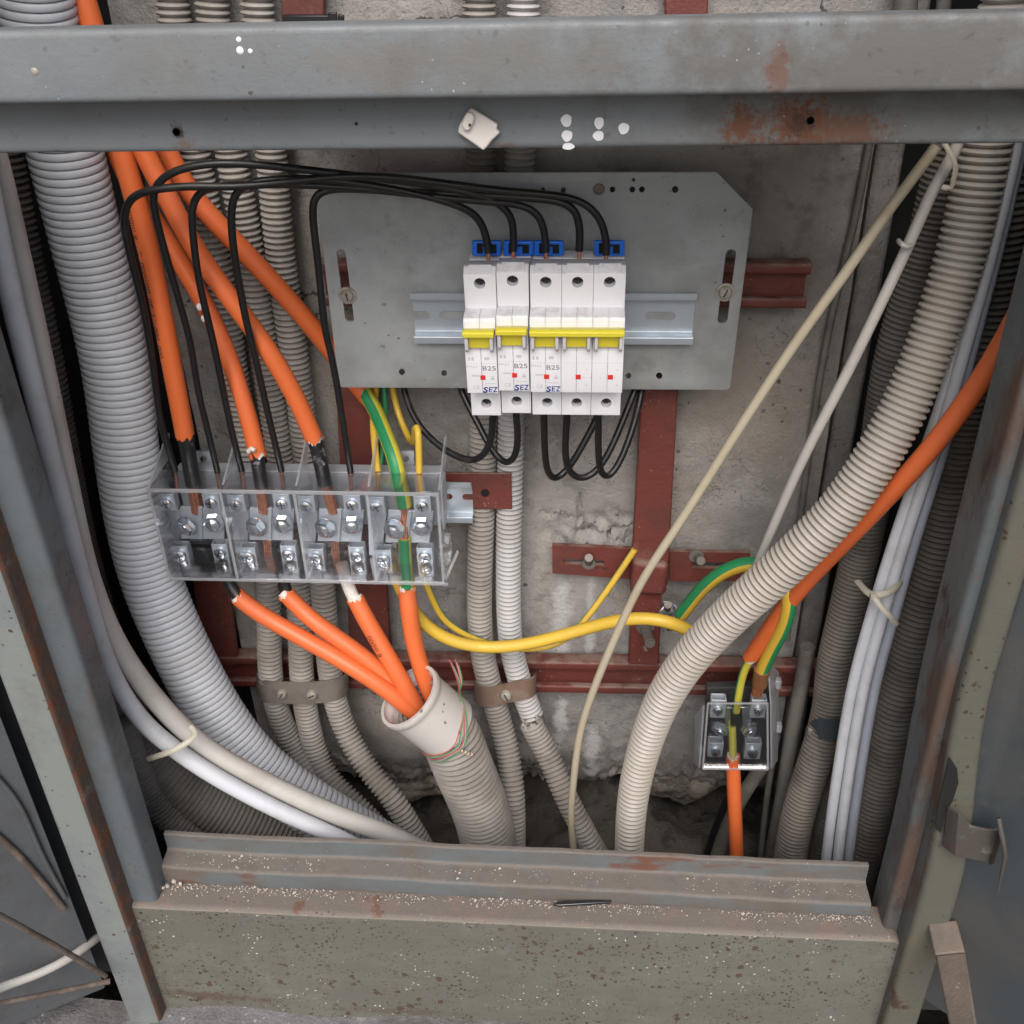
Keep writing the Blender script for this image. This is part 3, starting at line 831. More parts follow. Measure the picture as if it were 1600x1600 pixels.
# right post: its lips splay outwards towards the foot, so it is drawn through stations up its height
rq = chain(1400, (1494, 0.425), [('F', 1442), ('S', 1418), ('F', 1396), ('S', 1368)])
rq = [(rq[0][0], rq[0][1] + 0.03)] + rq
zr1, zr0 = P(1512, 1050, .425).z, P(1430, 1400, .425).z
fA, fB = thicken(fillet(rq, 0.0022, 3), 0.0015), thicken(fillet(rp, 0.0022, 3), 0.0015)
npf = len(fA) // 2
mb = MB(); stations = [(GZ - 0.02, 0.0)] + [(zr0 + (zr1 - zr0) * j / 8, j / 8) for j in range(9)] + [(1.15, 1.0)]
kf = len(fA)
for z, t in stations:
    t = t * t * (3 - 2 * t)
    mb.v += [(a[0] + (b[0] - a[0]) * t, a[1] + (b[1] - a[1]) * t, z) for a, b in zip(fA, fB)]
for j in range(len(stations) - 1):
    for i in range(kf):
        i2 = (i + 1) % kf
        mb.f.append([j * kf + i, j * kf + i2, (j + 1) * kf + i2, (j + 1) * kf + i])
        s_ = i if i < npf else kf - 2 - i
        mb.m.append(0 if s_ < npf * 0.42 else 1)
mb.build("post", [M_flange_r, M_post_r], cab, smooth=35)

# sill: stepped folded sheet, then the kick panel
def sill_profile(px, rows):
    """lip top, lip foot, ledge edge, step foot, ledge edge"""
    y = 0.470
    p = P(px, rows[0], y); out = [(p.y + 0.0035, p.z + 0.0), (p.y, p.z)]
    p = P(px, rows[1], y); out.append((p.y, p.z))
    p = PZ(px, rows[2], p.z); out.append((p.y, p.z))
    p = P(px, rows[3], p.y); out.append((p.y, p.z))
    p = PZ(px, rows[4], p.z); out.append((p.y, p.z))
    return out
spA = sill_profile(500, (1315, 1338, 1368, 1389, 1428))
spB = sill_profile(1100, (1342, 1366, 1400, 1418, 1455))
xa, xb = P(500, 1340, 0.47).x, P(1100, 1366, 0.47).x
print("sill", spA, spB)
sx0, sx1 = lp[-1][0] + 0.0008, rp[-1][0] - 0.0008
kx0, kx1 = P(180, 1416, 0.433).x, P(1417, 1474, 0.436).x
def sill_pt(x):
    t = (x - xa) / (xb - xa)
    return [(a[0] + (b[0] - a[0]) * t, a[1] + (b[1] - a[1]) * t) for a, b in zip(spA, spB)]
s0, s1 = sill_pt(sx0), sill_pt(sx1)
mb = MB()
fa, fb = fillet(s0[:5], 0.0028, 4), fillet(s1[:5], 0.0028, 4)
pa, pb = thicken(fa, 0.0015), thicken(fb, 0.0015)
NS = 60
k = len(pa); base = 0
for j in range(NS + 1):
    t = j / NS
    x = sx0 + (sx1 - sx0) * t
    wv = 0.0007 * nz(x * 11, 3.0) + 0.0004 * nz(x * 40, 8.0)
    for i in range(k):
        mb.v.append((x, pa[i][0] + (pb[i][0] - pa[i][0]) * t + wv, pa[i][1] + (pb[i][1] - pa[i][1]) * t + wv))
for j in range(NS):
    for i in range(k):
        i2 = (i + 1) % k
        mb.f.append([j * k + i, j * k + i2, (j + 1) * k + i2, (j + 1) * k + i]); mb.m.append(0)
mb.build("sill", M_sill, cab, smooth=40)
# kick panel: ledge on top and a front sheet down to the ground
k0, k1 = sill_pt(kx0), sill_pt(kx1)
def kp(s): return [(s[4][0] + 0.008, s[4][1] - 0.0010), (s[5][0] + 0.0006, s[5][1] - 0.0010), (s[5][0] + 0.0006, GZ - 0.02)]
fa, fb = fillet(kp(k0), 0.004, 5), fillet(kp(k1), 0.004, 5)
pa, pb = thicken(fa, 0.0015), thicken(fb, 0.0015)
mb = MB(); k = len(pa)
nl = len(fa)
for j in range(NS + 1):
    t = j / NS; x = kx0 + (kx1 - kx0) * t
    # rounded shoulders at both ends
    e = min(t, 1 - t) * (kx1 - kx0)
    drop = 0.006 * max(0.0, 1 - e / 0.010) ** 2
    for i in range(k):
        y = pa[i][0] + (pb[i][0] - pa[i][0]) * t; z = pa[i][1] + (pb[i][1] - pa[i][1]) * t
        dent = 0.0010 * nz(x * 8, z * 8, 5.0)
        top = 1.0 if z > 0.03 else 0.0
        mb.v.append((x, y + dent, z - drop * top))
for j in range(NS):
    for i in range(k):
        i2 = (i + 1) % k
        mm = 1 if (i < 5 or i >= k - 6) else 0
        mb.f.append([j * k + i, j * k + i2, (j + 1) * k + i2, (j + 1) * k + i]); mb.m.append(mm)
M_ledge = mat("dusty_ledge_paint", (0.21, 0.19, 0.155), 0.7, 0.0, [
    ('up', DUST, 40, 0.2, 0.45, 0.95), ('up', (0.2, 0.14, 0.115), 55, 0.48, 0.62, 0.6), ('noise', RUST, 40, 0.62, 0.68, 0.6),
    ('speck', (0.45, 0.42, 0.38), 420, 0.22, 0.7, 0.50), ('speck', (0.05, 0.04, 0.03), 260, 0.22, 0.8, 0.5)], bump=0.5, bump_scale=900, bump2=0.5, bump2_scale=120)
mb.build("kick_panel", [M_kick, M_ledge], cab, smooth=40)
# grit lying on the two ledges
mb = MB()
for i in range(1500):
    t = rng.uniform(0, 1)
    x = kx0 + 0.012 + (kx1 - kx0 - 0.03) * t
    sp = sill_pt(x)
    if rng.uniform() < 0.72:
        a, b = sp[4], sp[5]; f = abs(rng.normal(0, 0.20)); zz = 0.0
        if f > 0.95: continue
        if nz(x * 18, 4.0) < -0.05 and rng.uniform() < 0.75: continue
    else:
        if x < sx0 + .004 or x > sx1 - .004: continue
        a, b = sp[2], sp[3]; f = rng.uniform(0.12, 0.8)
    p = Vector((x, a[0] + (b[0] - a[0]) * f - 0.0005, a[1] - 0.0012 + 0.0008))
    if rng.uniform() >= 0.72: pass
    r = rng.uniform(0.0003, 0.0009) * (1.8 if rng.uniform() < 0.04 else 1)
    q = [p + Vector(v) * r for v in ((1, 0, .2), (-.5, .9, 0), (-.5, -.9, .1), (0, 0.1, 1.1), (0.1, 0, -.8))]
    mb.add(q, [(0, 1, 3), (1, 2, 3), (2, 0, 3), (1, 0, 4), (2, 1, 4), (0, 2, 4)])
tag(mb.build("grit", M_grit, None), None, None, None, "stuff")
# a few larger crumbs, as a small heap on the ledge
for (px, py, w) in ((770, 1396, 5), (272, 1377, 8), (262, 1384, 7), (282, 1381, 6), (255, 1387, 6), (291, 1375, 5)):
    pz_ = sill_pt(P(px, py, .45).x)[4][1]
    p = PZ(px, py, pz_ + 0.0012)
    bm = bmesh.new(); bmesh.ops.create_icosphere(bm, subdivisions=2, radius=w * 0.00021)
    for v in bm.verts: v.co *= 1 + 0.35 * noise.noise(v.co * 900 + Vector((px, 0, 0)))
    me = bpy.data.meshes.new("mortar_crumb"); bm.to_mesh(me); bm.free(); me.materials.append(M_grit if px < 700 else M_hole)
    o = bpy.data.objects.new("mortar_crumb", me); COL.objects.link(o); o.location = p
    if px < 700: tag(o, "pale mortar crumb in the little heap at the left end of the sill ledge", "crumb", "crumbs at the left end of the sill")
    else: tag(o, "single dark crumb near the middle of the sill ledge", "crumb")
# dark sliver of plastic on the ledge
sp = sill_pt(P(908, 1412, .44).x)
mb = MB(); a, b = PZ(864, 1415, sp[4][1] + .001), PZ(955, 1410, sp[4][1] + .001)
d = (b - a); nrm = Vector((-d.y, d.x, 0)).normalized()
mb.prism([a, a + d * .1 - nrm * .0016, b - nrm * .0013, b + nrm * .0012, a + d * .12 + nrm * .0016], Z3 * 0.0022)
tag(mb.build("plastic_sliver", M_screw_d, None, bevel=0.0004), "dark sliver of plastic lying on the sill ledge right of centre", "scrap")

# dark sheet-steel shell behind the frame; out-of-view sheets put in to block light
mb = MB(); mb.box(Vector((0, 0, 0)), X3, Y3, Z3, (-0.50, 0.52), (0.97, 0.975), (-0.3, 1.30)); mb.build("back_sheet", M_dark, cab)
mb = MB(); mb.box(Vector((0, 0, 0)), X3, Y3, Z3, (-0.505, -0.5005), (0.45, 0.969), (-0.3, 1.30)); mb.build("side_sheet", M_dark, cab)
mb = MB(); mb.box(Vector((0, 0, 0)), X3, Y3, Z3, (0.5205, 0.525), (0.45, 0.969), (-0.3, 1.30)); mb.build("side_sheet", M_dark, cab)
mb = MB(); mb.box(Vector((0, 0, 0)), X3, Y3, Z3, (-0.51, 0.53), (0.44, 0.98), (1.30, 1.305)); mb.build("roof_sheet", M_dark, cab)
mb = MB(); mb.box(Vector((0, 0, 0)), X3, Y3, Z3, (-0.185, 0.165), (0.4435, 0.640), (0.598, 0.600)); mb.build("added_shade_sheet", M_dark, cab)  # added unseen sheet, keeps light off the wall below the beam
# filler sheets from the posts to the sides
mb = MB(); mb.box(Vector((0, 0, 0)), X3, Y3, Z3, (-0.50, lp[0][0] - 0.0005), (0.452, 0.4535), (-0.02, 1.28)); mb.build("front_sheet", M_dark, cab)
mb = MB(); mb.box(Vector((0, 0, 0)), X3, Y3, Z3, (rp[0][0] + 0.0005, 0.52), (0.452, 0.4535), (-0.02, 1.28)); mb.build("front_sheet", M_dark, cab)
# black plate laid on the right post for the shade inside a rust hole
def torn(pxs, Y, name, material, parent, th=0.0008):
    mb = MB(); pts = [P(px, py, Y) for px, py in pxs]
    mb.prism(pts, Vector((0, -th, 0)))
    return mb.build(name, material, parent)
torn([(1483, 1182), (1495, 1200), (1497, 1222), (1488, 1250), (1477, 1268), (1470, 1300), (1461, 1292), (1464, 1262), (1472, 1228)], 0.4229, "rust_hole_shade", M_hole, cab)

# ---- doors, standing open
ld = thing("cabinet_door", "open grey sheet-steel door with diagonal rusty braces, at the lower left corner", "door", P(40, 1400, .40))
dx = lp[0][0] - 0.012
mb = MB()
pl = [(dx, 0.428), (dx - 0.012, 0.428), (dx - 0.38, 0.22), (dx - 0.37, 0.21)]
mb.prism([Vector((x, y, GZ + 0.03)) for x, y in pl], Z3 * 1.05)
mb.build("door_leaf", M_door_l, ld, bevel=0.001)
def on_ld(px, py, off=0.002):
    o = Vector((dx, 0.428, 0)); e = Vector((-0.37, -0.218, 0)).normalized(); nn = Vector((-e.y, e.x, 0))
    if nn.x < 0: nn = -nn
    return PP(px, py, o + nn * off, nn)
tube("door_rib", [on_ld(-40, 1180), on_ld(28, 1250), on_ld(62, 1330), on_ld(102, 1402)], 0.0016, M_door_l, ld, seg=10)
tube("door_rib", [on_ld(-60, 1265), on_ld(20, 1325), on_ld(100, 1420)], 0.0022, M_rod, ld, seg=10)
torn_pts = []
rd = thing("cabinet_door", "open dark blue-grey steel door with a folded edge, at the right border", "door", P(1560, 1300, .42))
rx = rp[0][0] + 0.004
A = Vector((rx, 0.440, 0)); B = Vector((P(1602, 1080, .415).x, 0.415, 0))
mb = MB()
e0 = (rx, 0.434); e1 = (P(1592, 1080, .43).x, 0.428)
e2 = (e1[0] + 0.16, 0.29); e3 = (e1[0] + 0.30, 0.15)
f = fillet([(rx, 0.45), e0, e1, e2, e3], 0.003, 4)
extrude_sheet(mb, f, 0.0015, lambda q: (q[0], q[1], 0.03), lambda q: (q[0], q[1], 1.2), 1)
mb.build("door_leaf", M_door, rd, smooth=35)
# hinge strap
hs = thing("hinge_strap", "torn brown steel strap wrapped round the right post and door edge", "strap", P(1520, 1320, .41))
rows = [((1481, 1262), (1474, 1322), .4200), ((1499, 1272), (1492, 1338), .4135), ((1519, 1292), (1512, 1342), .4130), ((1545, 1297), (1538, 1347), .4135), ((1560, 1296), (1545, 1352), .4150), ((1566, 1308), (1553, 1350), .4080)]
mb = MB(); vs = []
for a, b, Y in rows:
    pa_, pb_ = P(*a, Y), P(*b, Y)
    vs += [pa_, pb_, pb_ + Vector((0, 0.0016, 0)), pa_ + Vector((0, 0.0016, 0))]
fs = []
for i in range(len(rows) - 1):
    for k in range(4):
        k2 = (k + 1) % 4
        fs.append((i * 4 + k, i * 4 + k2, i * 4 + 4 + k2, i * 4 + 4 + k))
fs += [(0, 1, 2, 3), tuple(len(vs) - 4 + k for k in range(4))]
mb.add(vs, fs); mb.build("strap_band", M_strap, hs, bevel=0.0004)
tube("strap_pin", path((1560, 1278, .412), (1566, 1310, .406), (1571, 1335, .404), (1564, 1368, .404), (1558, 1398, .404)), 0.0011, M_strap, hs, seg=8, step=.003, taper=((0, .5, 1), (1.5, 1.2, .4)))
tube("strap_curl", path((1452, 1290, .432), (1460, 1282, .428), (1466, 1300, .426)), 0.0011, M_strap, hs, seg=8, step=.002)
# tan bracket at the bottom right
mb = MB()
c = [P(1461, 1492, .405), P(1508, 1487, .405), P(1530, 1625, .345), P(1492, 1640, .345)]
nrm = (c[1] - c[0]).cross(c[3] - c[0]).normalized()
if nrm.y > 0: nrm = -nrm
mb.prism(c, nrm * 0.006)
mb.prism([c[0], c[1], c[1] + Vector((0, .02, .004)), c[0] + Vector((0, .02, .004))], nrm * 0.0058 + Vector((0, 0, .0004)))
tag(mb.build("bent_bracket", M_tan, None, bevel=0.0012), "tan dusty bent steel bracket sloping down beside the right post at the bottom border", "bracket")
# pale cable on the ground, left
tube_o = tube("floor_cable", [P(-60, 1572, .36), P(0, 1543, .385), P(60, 1522, .40), P(110, 1496, .415), P(146, 1470, .432), P(175, 1448, .455)], 0.0030, M_white_c, None, seg=12)
tag(tube_o, "thin white cable crossing the ground and slipping behind the left post", "cable")
# rusty rods on the ground, left
for pts, r, lab in (([(-40, 1410, .36), (60, 1462, .385), (165, 1525, .415)], 0.0019, "rusty brown rod lying from the left border to the foot of the left post"),
                    ([(-40, 1575, .36), (80, 1552, .385), (172, 1533, .40)], 0.0018, "lower rusty bar half sunk in the ground at the left border")):
    tag(tube("rusty_rod", path(*pts), r, M_rod, None, seg=10, wob=.06), lab, "rod")
# ================================================================== red steel fixings on the slab
def strut(name, label, pxL, pxR, Yf, cat="channel"):
    """open C channel with rolled lips, mouth to the viewer; pxL/pxR = (px, top, bottom) in the photograph"""
    a0, a1 = P(pxL[0], pxL[1], Yf), P(pxL[0], pxL[2], Yf)
    b0, b1 = P(pxR[0], pxR[1], Yf), P(pxR[0], pxR[2], Yf)
    h = ((a0 - a1).length + (b0 - b1).length) / 2
    D = 0.014
    prof = fillet([(0.005, -h / 2 + h * .24), (0.0, -h / 2 + h * .24), (0.0, -h / 2), (D, -h / 2), (D, h / 2), (0.0, h / 2), (0.0, h / 2 - h * .24), (0.005, h / 2 - h * .24)], 0.0028, 5)
    ca, cb = (a0 + a1) / 2, (b0 + b1) / 2
    mb = MB()
    extrude_sheet(mb, prof, 0.0018, lambda q: (ca.x, Yf + q[0], ca.z + q[1]), lambda q: (cb.x, Yf + q[0], cb.z + q[1]), 1)
    return tag(mb.build(name, M_red, None, smooth=40), label, cat)
strut("red_channel", "long red-painted channel running across the slab below the terminal boxes, behind the conduits", (338, 1024, 1076), (1285, 1046, 1088), 0.663)
strut("red_channel", "short red-painted channel carrying the grey mounting plate", (500, 410, 480), (1264, 414, 482), 0.655)
def bar(name, label, quad, Y, th, cat="bar", material=None, bevel=0.001):
    mb = MB(); mb.prism([P(px, py, Y) for px, py in quad], Vector((0, th, 0)))
    return tag(mb.build(name, material or M_red, None, bevel=bevel), label, cat)
ru = thing("red_upright", "red-painted steel upright right of centre, with a welded sleeve low down", "upright", P(1010, 1000, .65))
mb = MB(); mb.prism([P(*q, .652) for q in ((1004, 585), (1061, 585), (1043, 915), (985, 915))], Vector((0, .010, 0))); mb.build("flat_bar", M_red, ru, bevel=.0012)
mb = MB(); mb.prism([P(*q, .646) for q in ((990, 878), (1046, 884), (1040, 933), (984, 930))], Vector((0, .020, 0))); mb.build("sleeve", M_red, ru, bevel=.004, seg=3)
mb = MB(); mb.prism([P(*q, .656) for q in ((987, 925), (1034, 927), (1029, 1040), (982, 1038))], Vector((0, .012, 0))); mb.build("foot_bar", M_red, ru, bevel=.0012)
o = bar("red_upright", "red-painted flat upright under the mounting plate, left, passing behind the four-pole terminal box", [(522, 560), (583, 575), (612, 1040), (548, 1040)], .664, .006, "upright")
bar("red_upright", "dark red upright at the far left of the slab, below the four-pole terminal box", [(300, 900), (356, 900), (372, 1040), (318, 1040)], .664, .006, "upright")
bar("red_upright", "red steel stub showing above the cross beam beside the black cable tie", [(437, -60), (507, -60), (505, 75), (441, 75)], .662, .007, "upright")
bar("red_upright", "red steel stub showing above the cross beam right of centre", [(1038, -60), (1108, -60), (1105, 75), (1040, 75)], .662, .007, "upright")
# slotted flat bars with studs
def slotted(label, quad, slot, stud, Y=0.664, tilt=0.0):
    t = thing("slotted_bar", label, "bar", P(quad[3][0], quad[3][1], Y))
    mb = MB()
    q = [P(*p, Y) for p in quad]; s = [P(*p, Y) for p in slot]
    for a in range(4):
        b = (a + 1) % 4
        mb.prism([q[a], q[b], s[b], s[a]], Vector((0, .004, 0)))
    mb.build("flat_bar", M_red, t)
    (px, py, dx, dy, r) = stud
    mb = MB(); a = P(px, py, Y + .004); b = P(px + dx * .6, py + dy * .6, Y - .012)
    mb.cyl(a, b, r, 14); mb.lathe(P(px, py, Y - .0002), (0, -1, 0), [(r * 1.7, 0), (r * 1.7, .001)], 16)
    mb.build("threaded_stud", M_steel, t, smooth=40)
    return t
slotted("red slotted flat bar left of the red upright, with a rusty stud through its slot", [(863, 852), (990, 858), (988, 905), (863, 896)], [(880, 873), (944, 876), (944, 884), (880, 881)], (920, 880, 0, -14, .0032))
slotted("red slotted flat bar right of the red upright, a stud leaning out of it", [(1046, 862), (1172, 864), (1176, 908), (1046, 908)], [(1082, 877), (1140, 880), (1140, 889), (1082, 888)], (1088, 868, 12, 14, .0034))
st = thing("earth_stud", "threaded stud sticking out of the red upright's foot below the yellow cable", "stud", P(1008, 985, .655))
mb = MB(); mb.lathe(P(1008, 978, .656), (0, -1, -.1), [(.0075, 0), (.0075, .003)], 6); mb.build("nut", M_steel, st)
mb = MB(); mb.cyl(P(1008, 980, .655), P(1016, 1005, .632), .0042, 14); mb.build("shank", M_steel, st, smooth=40)
mb = MB(); mb.cyl(P(1016, 1005, .6325), P(1016.6, 1006.5, .631), .0034, 12); mb.cyl(P(1006, 1009, .636), P(1010, 1017, .634), .0015, 8); mb.build("rust_scab", M_tan, st)
# red plate at the end of the terminal rail
rp_ = thing("red_plate", "red-painted steel plate with one hole, at the right end of the terminal box rail", "plate", P(770, 795, .6445))
mb = MB(); mb.prism([P(*q, .6445) for q in ((560, 738), (799, 740), (800, 796), (560, 794))], Vector((0, .0025, 0))); mb.build("plate", M_red, rp_, bevel=.0006)
mb = MB(); mb.lathe(P(758, 770, .6442), (0, -1, 0), [(.0032, 0), (.0032, .0003), (.0026, .0004)], 16); mb.build("hole", M_hole, rp_)

# ================================================================== conduits behind everything
def conduit(label, pts, wpx, at, material, pitch=0.0042, depth=0.0016, kind='sine', seg=22, group=None, name="corrugated_conduit", wall=0.0, **k):
    r = rpx(*at, wpx)
    o = tube(name, [P(*q) for q in pts], r, material, None, seg=seg, rib=(pitch, depth, kind), wall=wall, **k)
    return tag(o, label, "conduit", group)
conduit("thick light-grey corrugated conduit sweeping down the left side in front of the others", [(40, -80, .585), (62, 60, .592), (104, 245, .60), (141, 400, .605), (178, 550, .605), (197, 700, .60), (211, 800, .595), (234, 900, .59), (275, 1000, .58), (335, 1115, .57), (400, 1198, .56), (480, 1258, .552), (575, 1315, .55), (640, 1350, .55)],
        113, (120, 320, .603), M_conduit_w, pitch=.0050, depth=.0019, kind='wide', seg=36)
conduit("slim grey corrugated conduit at the far left, behind the white cable pair", [(-5, 150, .62), (12, 250, .62), (42, 400, .62), (74, 550, .62), (92, 650, .62), (116, 780, .62), (146, 910, .62), (178, 1010, .61), (206, 1105, .60), (240, 1200, .59)], 46, (74, 550, .62), M_conduit_d, pitch=.0042, seg=20)
conduit("dirty thick corrugated conduit bending to the right at the lower left, under the white cables", [(165, 1060, .60), (200, 1150, .585), (248, 1200, .575), (315, 1250, .57), (400, 1293, .57), (480, 1335, .57)], 84, (300, 1240, .573), M_conduit_s, pitch=.0040, depth=.0014, seg=28)
conduit("slim grey corrugated conduit in the lower left corner behind the post foot", [(190, 1130, .56), (215, 1205, .555), (248, 1262, .55), (290, 1304, .545), (345, 1345, .545)], 44, (250, 1265, .55), M_conduit_m, pitch=.0034, depth=.0012, seg=20)
g3 = "three corrugated conduits left of centre"
wD = 40
conduit("leftmost of the three dusty corrugated conduits clamped together behind the four-pole terminal box", [(262, -60, .662), (270, 15, .662), (305, 250, .662), (347, 450, .662), (368, 600, .662), (395, 740, .66), (420, 930, .65), (421, 1040, .643), (432, 1105, .643), (455, 1160, .64), (490, 1215, .625), (545, 1275, .61), (600, 1330, .60)], wD, (420, 940, .65), M_conduit_m, pitch=.0041, group=g3)
conduit("middle one of the three dusty corrugated conduits clamped together behind the four-pole terminal box", [(330, -60, .662), (331, 15, .662), (362, 250, .662), (392, 400, .662), (420, 600, .662), (442, 740, .66), (468, 930, .65), (470, 1040, .643), (478, 1110, .643), (492, 1170, .638), (512, 1215, .625), (560, 1262, .61), (620, 1325, .60)], wD, (468, 940, .65), M_conduit_m, pitch=.0041, group=g3)
conduit("rightmost of the three dusty corrugated conduits clamped together, ending beside the white pipe", [(398, -60, .662), (402, 15, .662), (425, 250, .662), (438, 400, .662), (466, 600, .662), (482, 740, .66), (506, 930, .65), (514, 1040, .643), (528, 1110, .641), (551, 1165, .63), (585, 1215, .615), (615, 1250, .605), (652, 1310, .595), (675, 1350, .59)], wD, (506, 940, .65), M_conduit_m, pitch=.0041, group=g3)
conduit("left of two pale corrugated conduits under the breakers, running unbroken down to the sill", [(748, -70, .662), (748, 15, .662), (752, 250, .662), (754, 600, .662), (755, 740, .658), (749, 900, .65), (751, 1000, .648), (760, 1050, .644), (776, 1110, .642), (793, 1170, .63), (802, 1240, .61), (803, 1330, .595), (803, 1370, .59)], 41, (750, 900, .65), M_conduit_m, pitch=.0040)
e2r = 40
conduit("right of two pale corrugated conduits under the breakers, broken off below its clamp", [(818, -70, .662), (818, 15, .662), (812, 250, .662), (800, 600, .662), (797, 740, .658), (794, 900, .65), (797, 1000, .648), (808, 1050, .644), (822, 1095, .642), (832, 1120, .64)], e2r, (794, 900, .65), M_conduit_e, pitch=.0040, wall=.0022, jag1=.003)
conduit("lower piece of broken corrugated conduit slanting right, its torn mouth under the brown clamp", [(829, 1128, .628), (840, 1150, .626), (857, 1182, .62), (881, 1238, .605), (905, 1286, .595), (927, 1325, .59), (950, 1365, .585)], 38, (857, 1182, .62), M_conduit_m, pitch=.0040, wall=.0022, jag0=.0035)
# right-hand side
conduit("thick beige corrugated conduit bending across the lower right in front of the small terminal box", [(1585, -60, .565), (1572, 30, .565), (1541, 225, .565), (1502, 400, .558), (1468, 500, .552), (1428, 605, .545), (1378, 702, .538), (1313, 797, .535), (1252, 859, .535), (1192, 915, .538), (1131, 971, .545), (1073, 1034, .549), (1030, 1104, .552), (1003, 1180, .552), (988, 1250, .548), (983, 1330, .542), (983, 1390, .538)],
        83, (1541, 235, .565), M_conduit_b, pitch=.0042, depth=.0016, seg=34, taper=((0, .55, .72, .9, 1), (1, 1, .94, .84, .82)))
conduit("dusty corrugated conduit left of the white cable bundle, held by the dark clamp", [(1500, 180, .625), (1446, 400, .625), (1412, 510, .625), (1390, 600, .625), (1374, 710, .625), (1358, 800, .625), (1342, 875, .625), (1322, 960, .62), (1302, 1045, .615), (1297, 1105, .61), (1280, 1170, .60), (1258, 1235, .592), (1243, 1290, .585), (1234, 1345, .58), (1228, 1385, .58)], 55, (1302, 1045, .615), M_conduit_d, pitch=.0035, depth=.0013, seg=24)
conduit("dark thick corrugated conduit along the right post, right of the white cable bundle", [(1600, 120, .605), (1580, 240, .605), (1556, 400, .605), (1535, 520, .605), (1513, 620, .605), (1493, 700, .605), (1467, 850, .60), (1437, 950, .595), (1414, 1045, .59), (1398, 1105, .585), (1378, 1200, .58), (1357, 1295, .575), (1342, 1350, .57), (1330, 1400, .57)], 69, (1437, 950, .595), M_conduit_d, pitch=.0042, depth=.0016, seg=26)
conduit("dark corrugated conduit deep between the white bundle and its bent neighbour, near the sill", [(1372, 1020, .64), (1345, 1110, .635), (1322, 1190, .625), (1300, 1270, .615), (1284, 1340, .61), (1275, 1385, .605)], 44, (1300, 1270, .615), M_conduit_d, pitch=.0042, depth=.0014, seg=20)
# plain pipes and dark cables at the right foot
tag(tube("grey_pipe", path((1262, 1010, .645), (1254, 1060, .645), (1236, 1153, .64), (1223, 1242, .63), (1204, 1345, .62), (1198, 1385, .62)), rpx(1236, 1153, .64, 23), M_gpipe, None, seg=16), "plain grey pipe standing between the small terminal box and the bent conduit", "pipe")
tag(tube("wall_wire", path((1366, 180, .672), (1357, 235, .672), (1336, 344, .672), (1312, 440, .672), (1291, 536, .672), (1272, 650, .672), (1256, 770, .672), (1245, 850, .672), (1236, 930, .67), (1230, 1000, .67)), rpx(1290, 536, .672, 11), M_gpipe, None, seg=10), "thin grey wire clinging to the joint at the slab's right edge", "wire")
for pts, w, lab in (([(1180, 1150, .66), (1150, 1230, .655), (1122, 1300, .645), (1100, 1370, .64)], 24, "black cable slanting left under the small terminal box"),
                    ([(1195, 1190, .64), (1150, 1260, .635), (1122, 1330, .63), (1110, 1380, .625)], 22, "dark grey cable crossing behind the short orange cable at the sill"),
                    ([(1215, 1150, .655), (1200, 1230, .65), (1188, 1345, .645), (1184, 1380, .64)], 10, "thin black wire hanging left of the plain grey pipe")):
    tag(tube("dark_cable", path(*pts), rpx(*pts[1], w), M_gpipe if "grey" in lab else M_black, None, seg=12), lab, "cable")

# above the beam
tag(tube("grey_pipe", path((1418, -70, .66), (1414, 20, .66), (1405, 120, .66)), rpx(1414, 20, .66, 38), M_gpipe, None, seg=16), "grey pipe stub above the cross beam near the right border", "pipe")
tag(tube("grey_pipe", path((1478, -70, .655), (1474, 20, .655), (1465, 110, .655)), rpx(1474, 20, .655, 22), M_gpipe, None, seg=16), "thinner grey pipe stub above the beam, next to the beige conduit", "pipe")
# black tie round the red stub
mb = MB()
k = mpp(480, 30, .655)
mb.prism([P(*q, .6535) for q in ((441, 24), (520, 24), (520, 37), (441, 38))], Vector((0, .0065, 0)))
mb.prism([P(*q, .6510) for q in ((512, 20), (526, 19), (527, 39), (512, 39))], Vector((0, .0020, 0)))
mb.prism([P(*q, .6530) for q in ((527.5, 22), (537, 24), (537, 34), (527.5, 35))], Vector((0, .0030, 0)))
tag(mb.build("cable_tie", M_tieb, None, bevel=.0006), "black cable tie round the red stub above the cross beam", "cable tie")

# ---- clamps holding conduits to the red channel
def clamp(label, tops, h, Y, mat_, screws, name="pipe_clamp", wave=0.004, cat="clamp"):
    t = thing(name, label, cat, P(*tops[len(tops) // 2][:2], Y))
    pts = [(P(px, py, Y - d), P(px, py + h, Y - d)) for px, py, d in tops]
    a = spline([p[0] for p in pts], 8, 1); b = spline([p[1] for p in pts], 8, 1)
    mb = MB(); vs, fs = [], []
    for p, q in zip(a, b):
        p, q = Vector(p), Vector(q)
        vs += [p, q, q + Y3 * .0016, p + Y3 * .0016]
    n = len(a)
    for i in range(n - 1):
        for k in range(4):
            k2 = (k + 1) % 4
            fs.append((i * 4 + k, i * 4 + k2, i * 4 + 4 + k2, i * 4 + 4 + k))
    fs += [(0, 1, 2, 3), tuple(4 * n - 4 + k for k in range(4))]
    mb.add(vs, fs); mb.build("strip", mat_, t, smooth=50)
    for px, py, d, r in screws:
        mb = MB(); screw_head(mb, P(px, py, Y - d - .0004), Vector((0, -1, .1)), r * mpp(px, py, Y), r * mpp(px, py, Y) * .9, cross=False)
        mb.build("screw", [M_screw, M_hole], t, smooth=40)
    return t
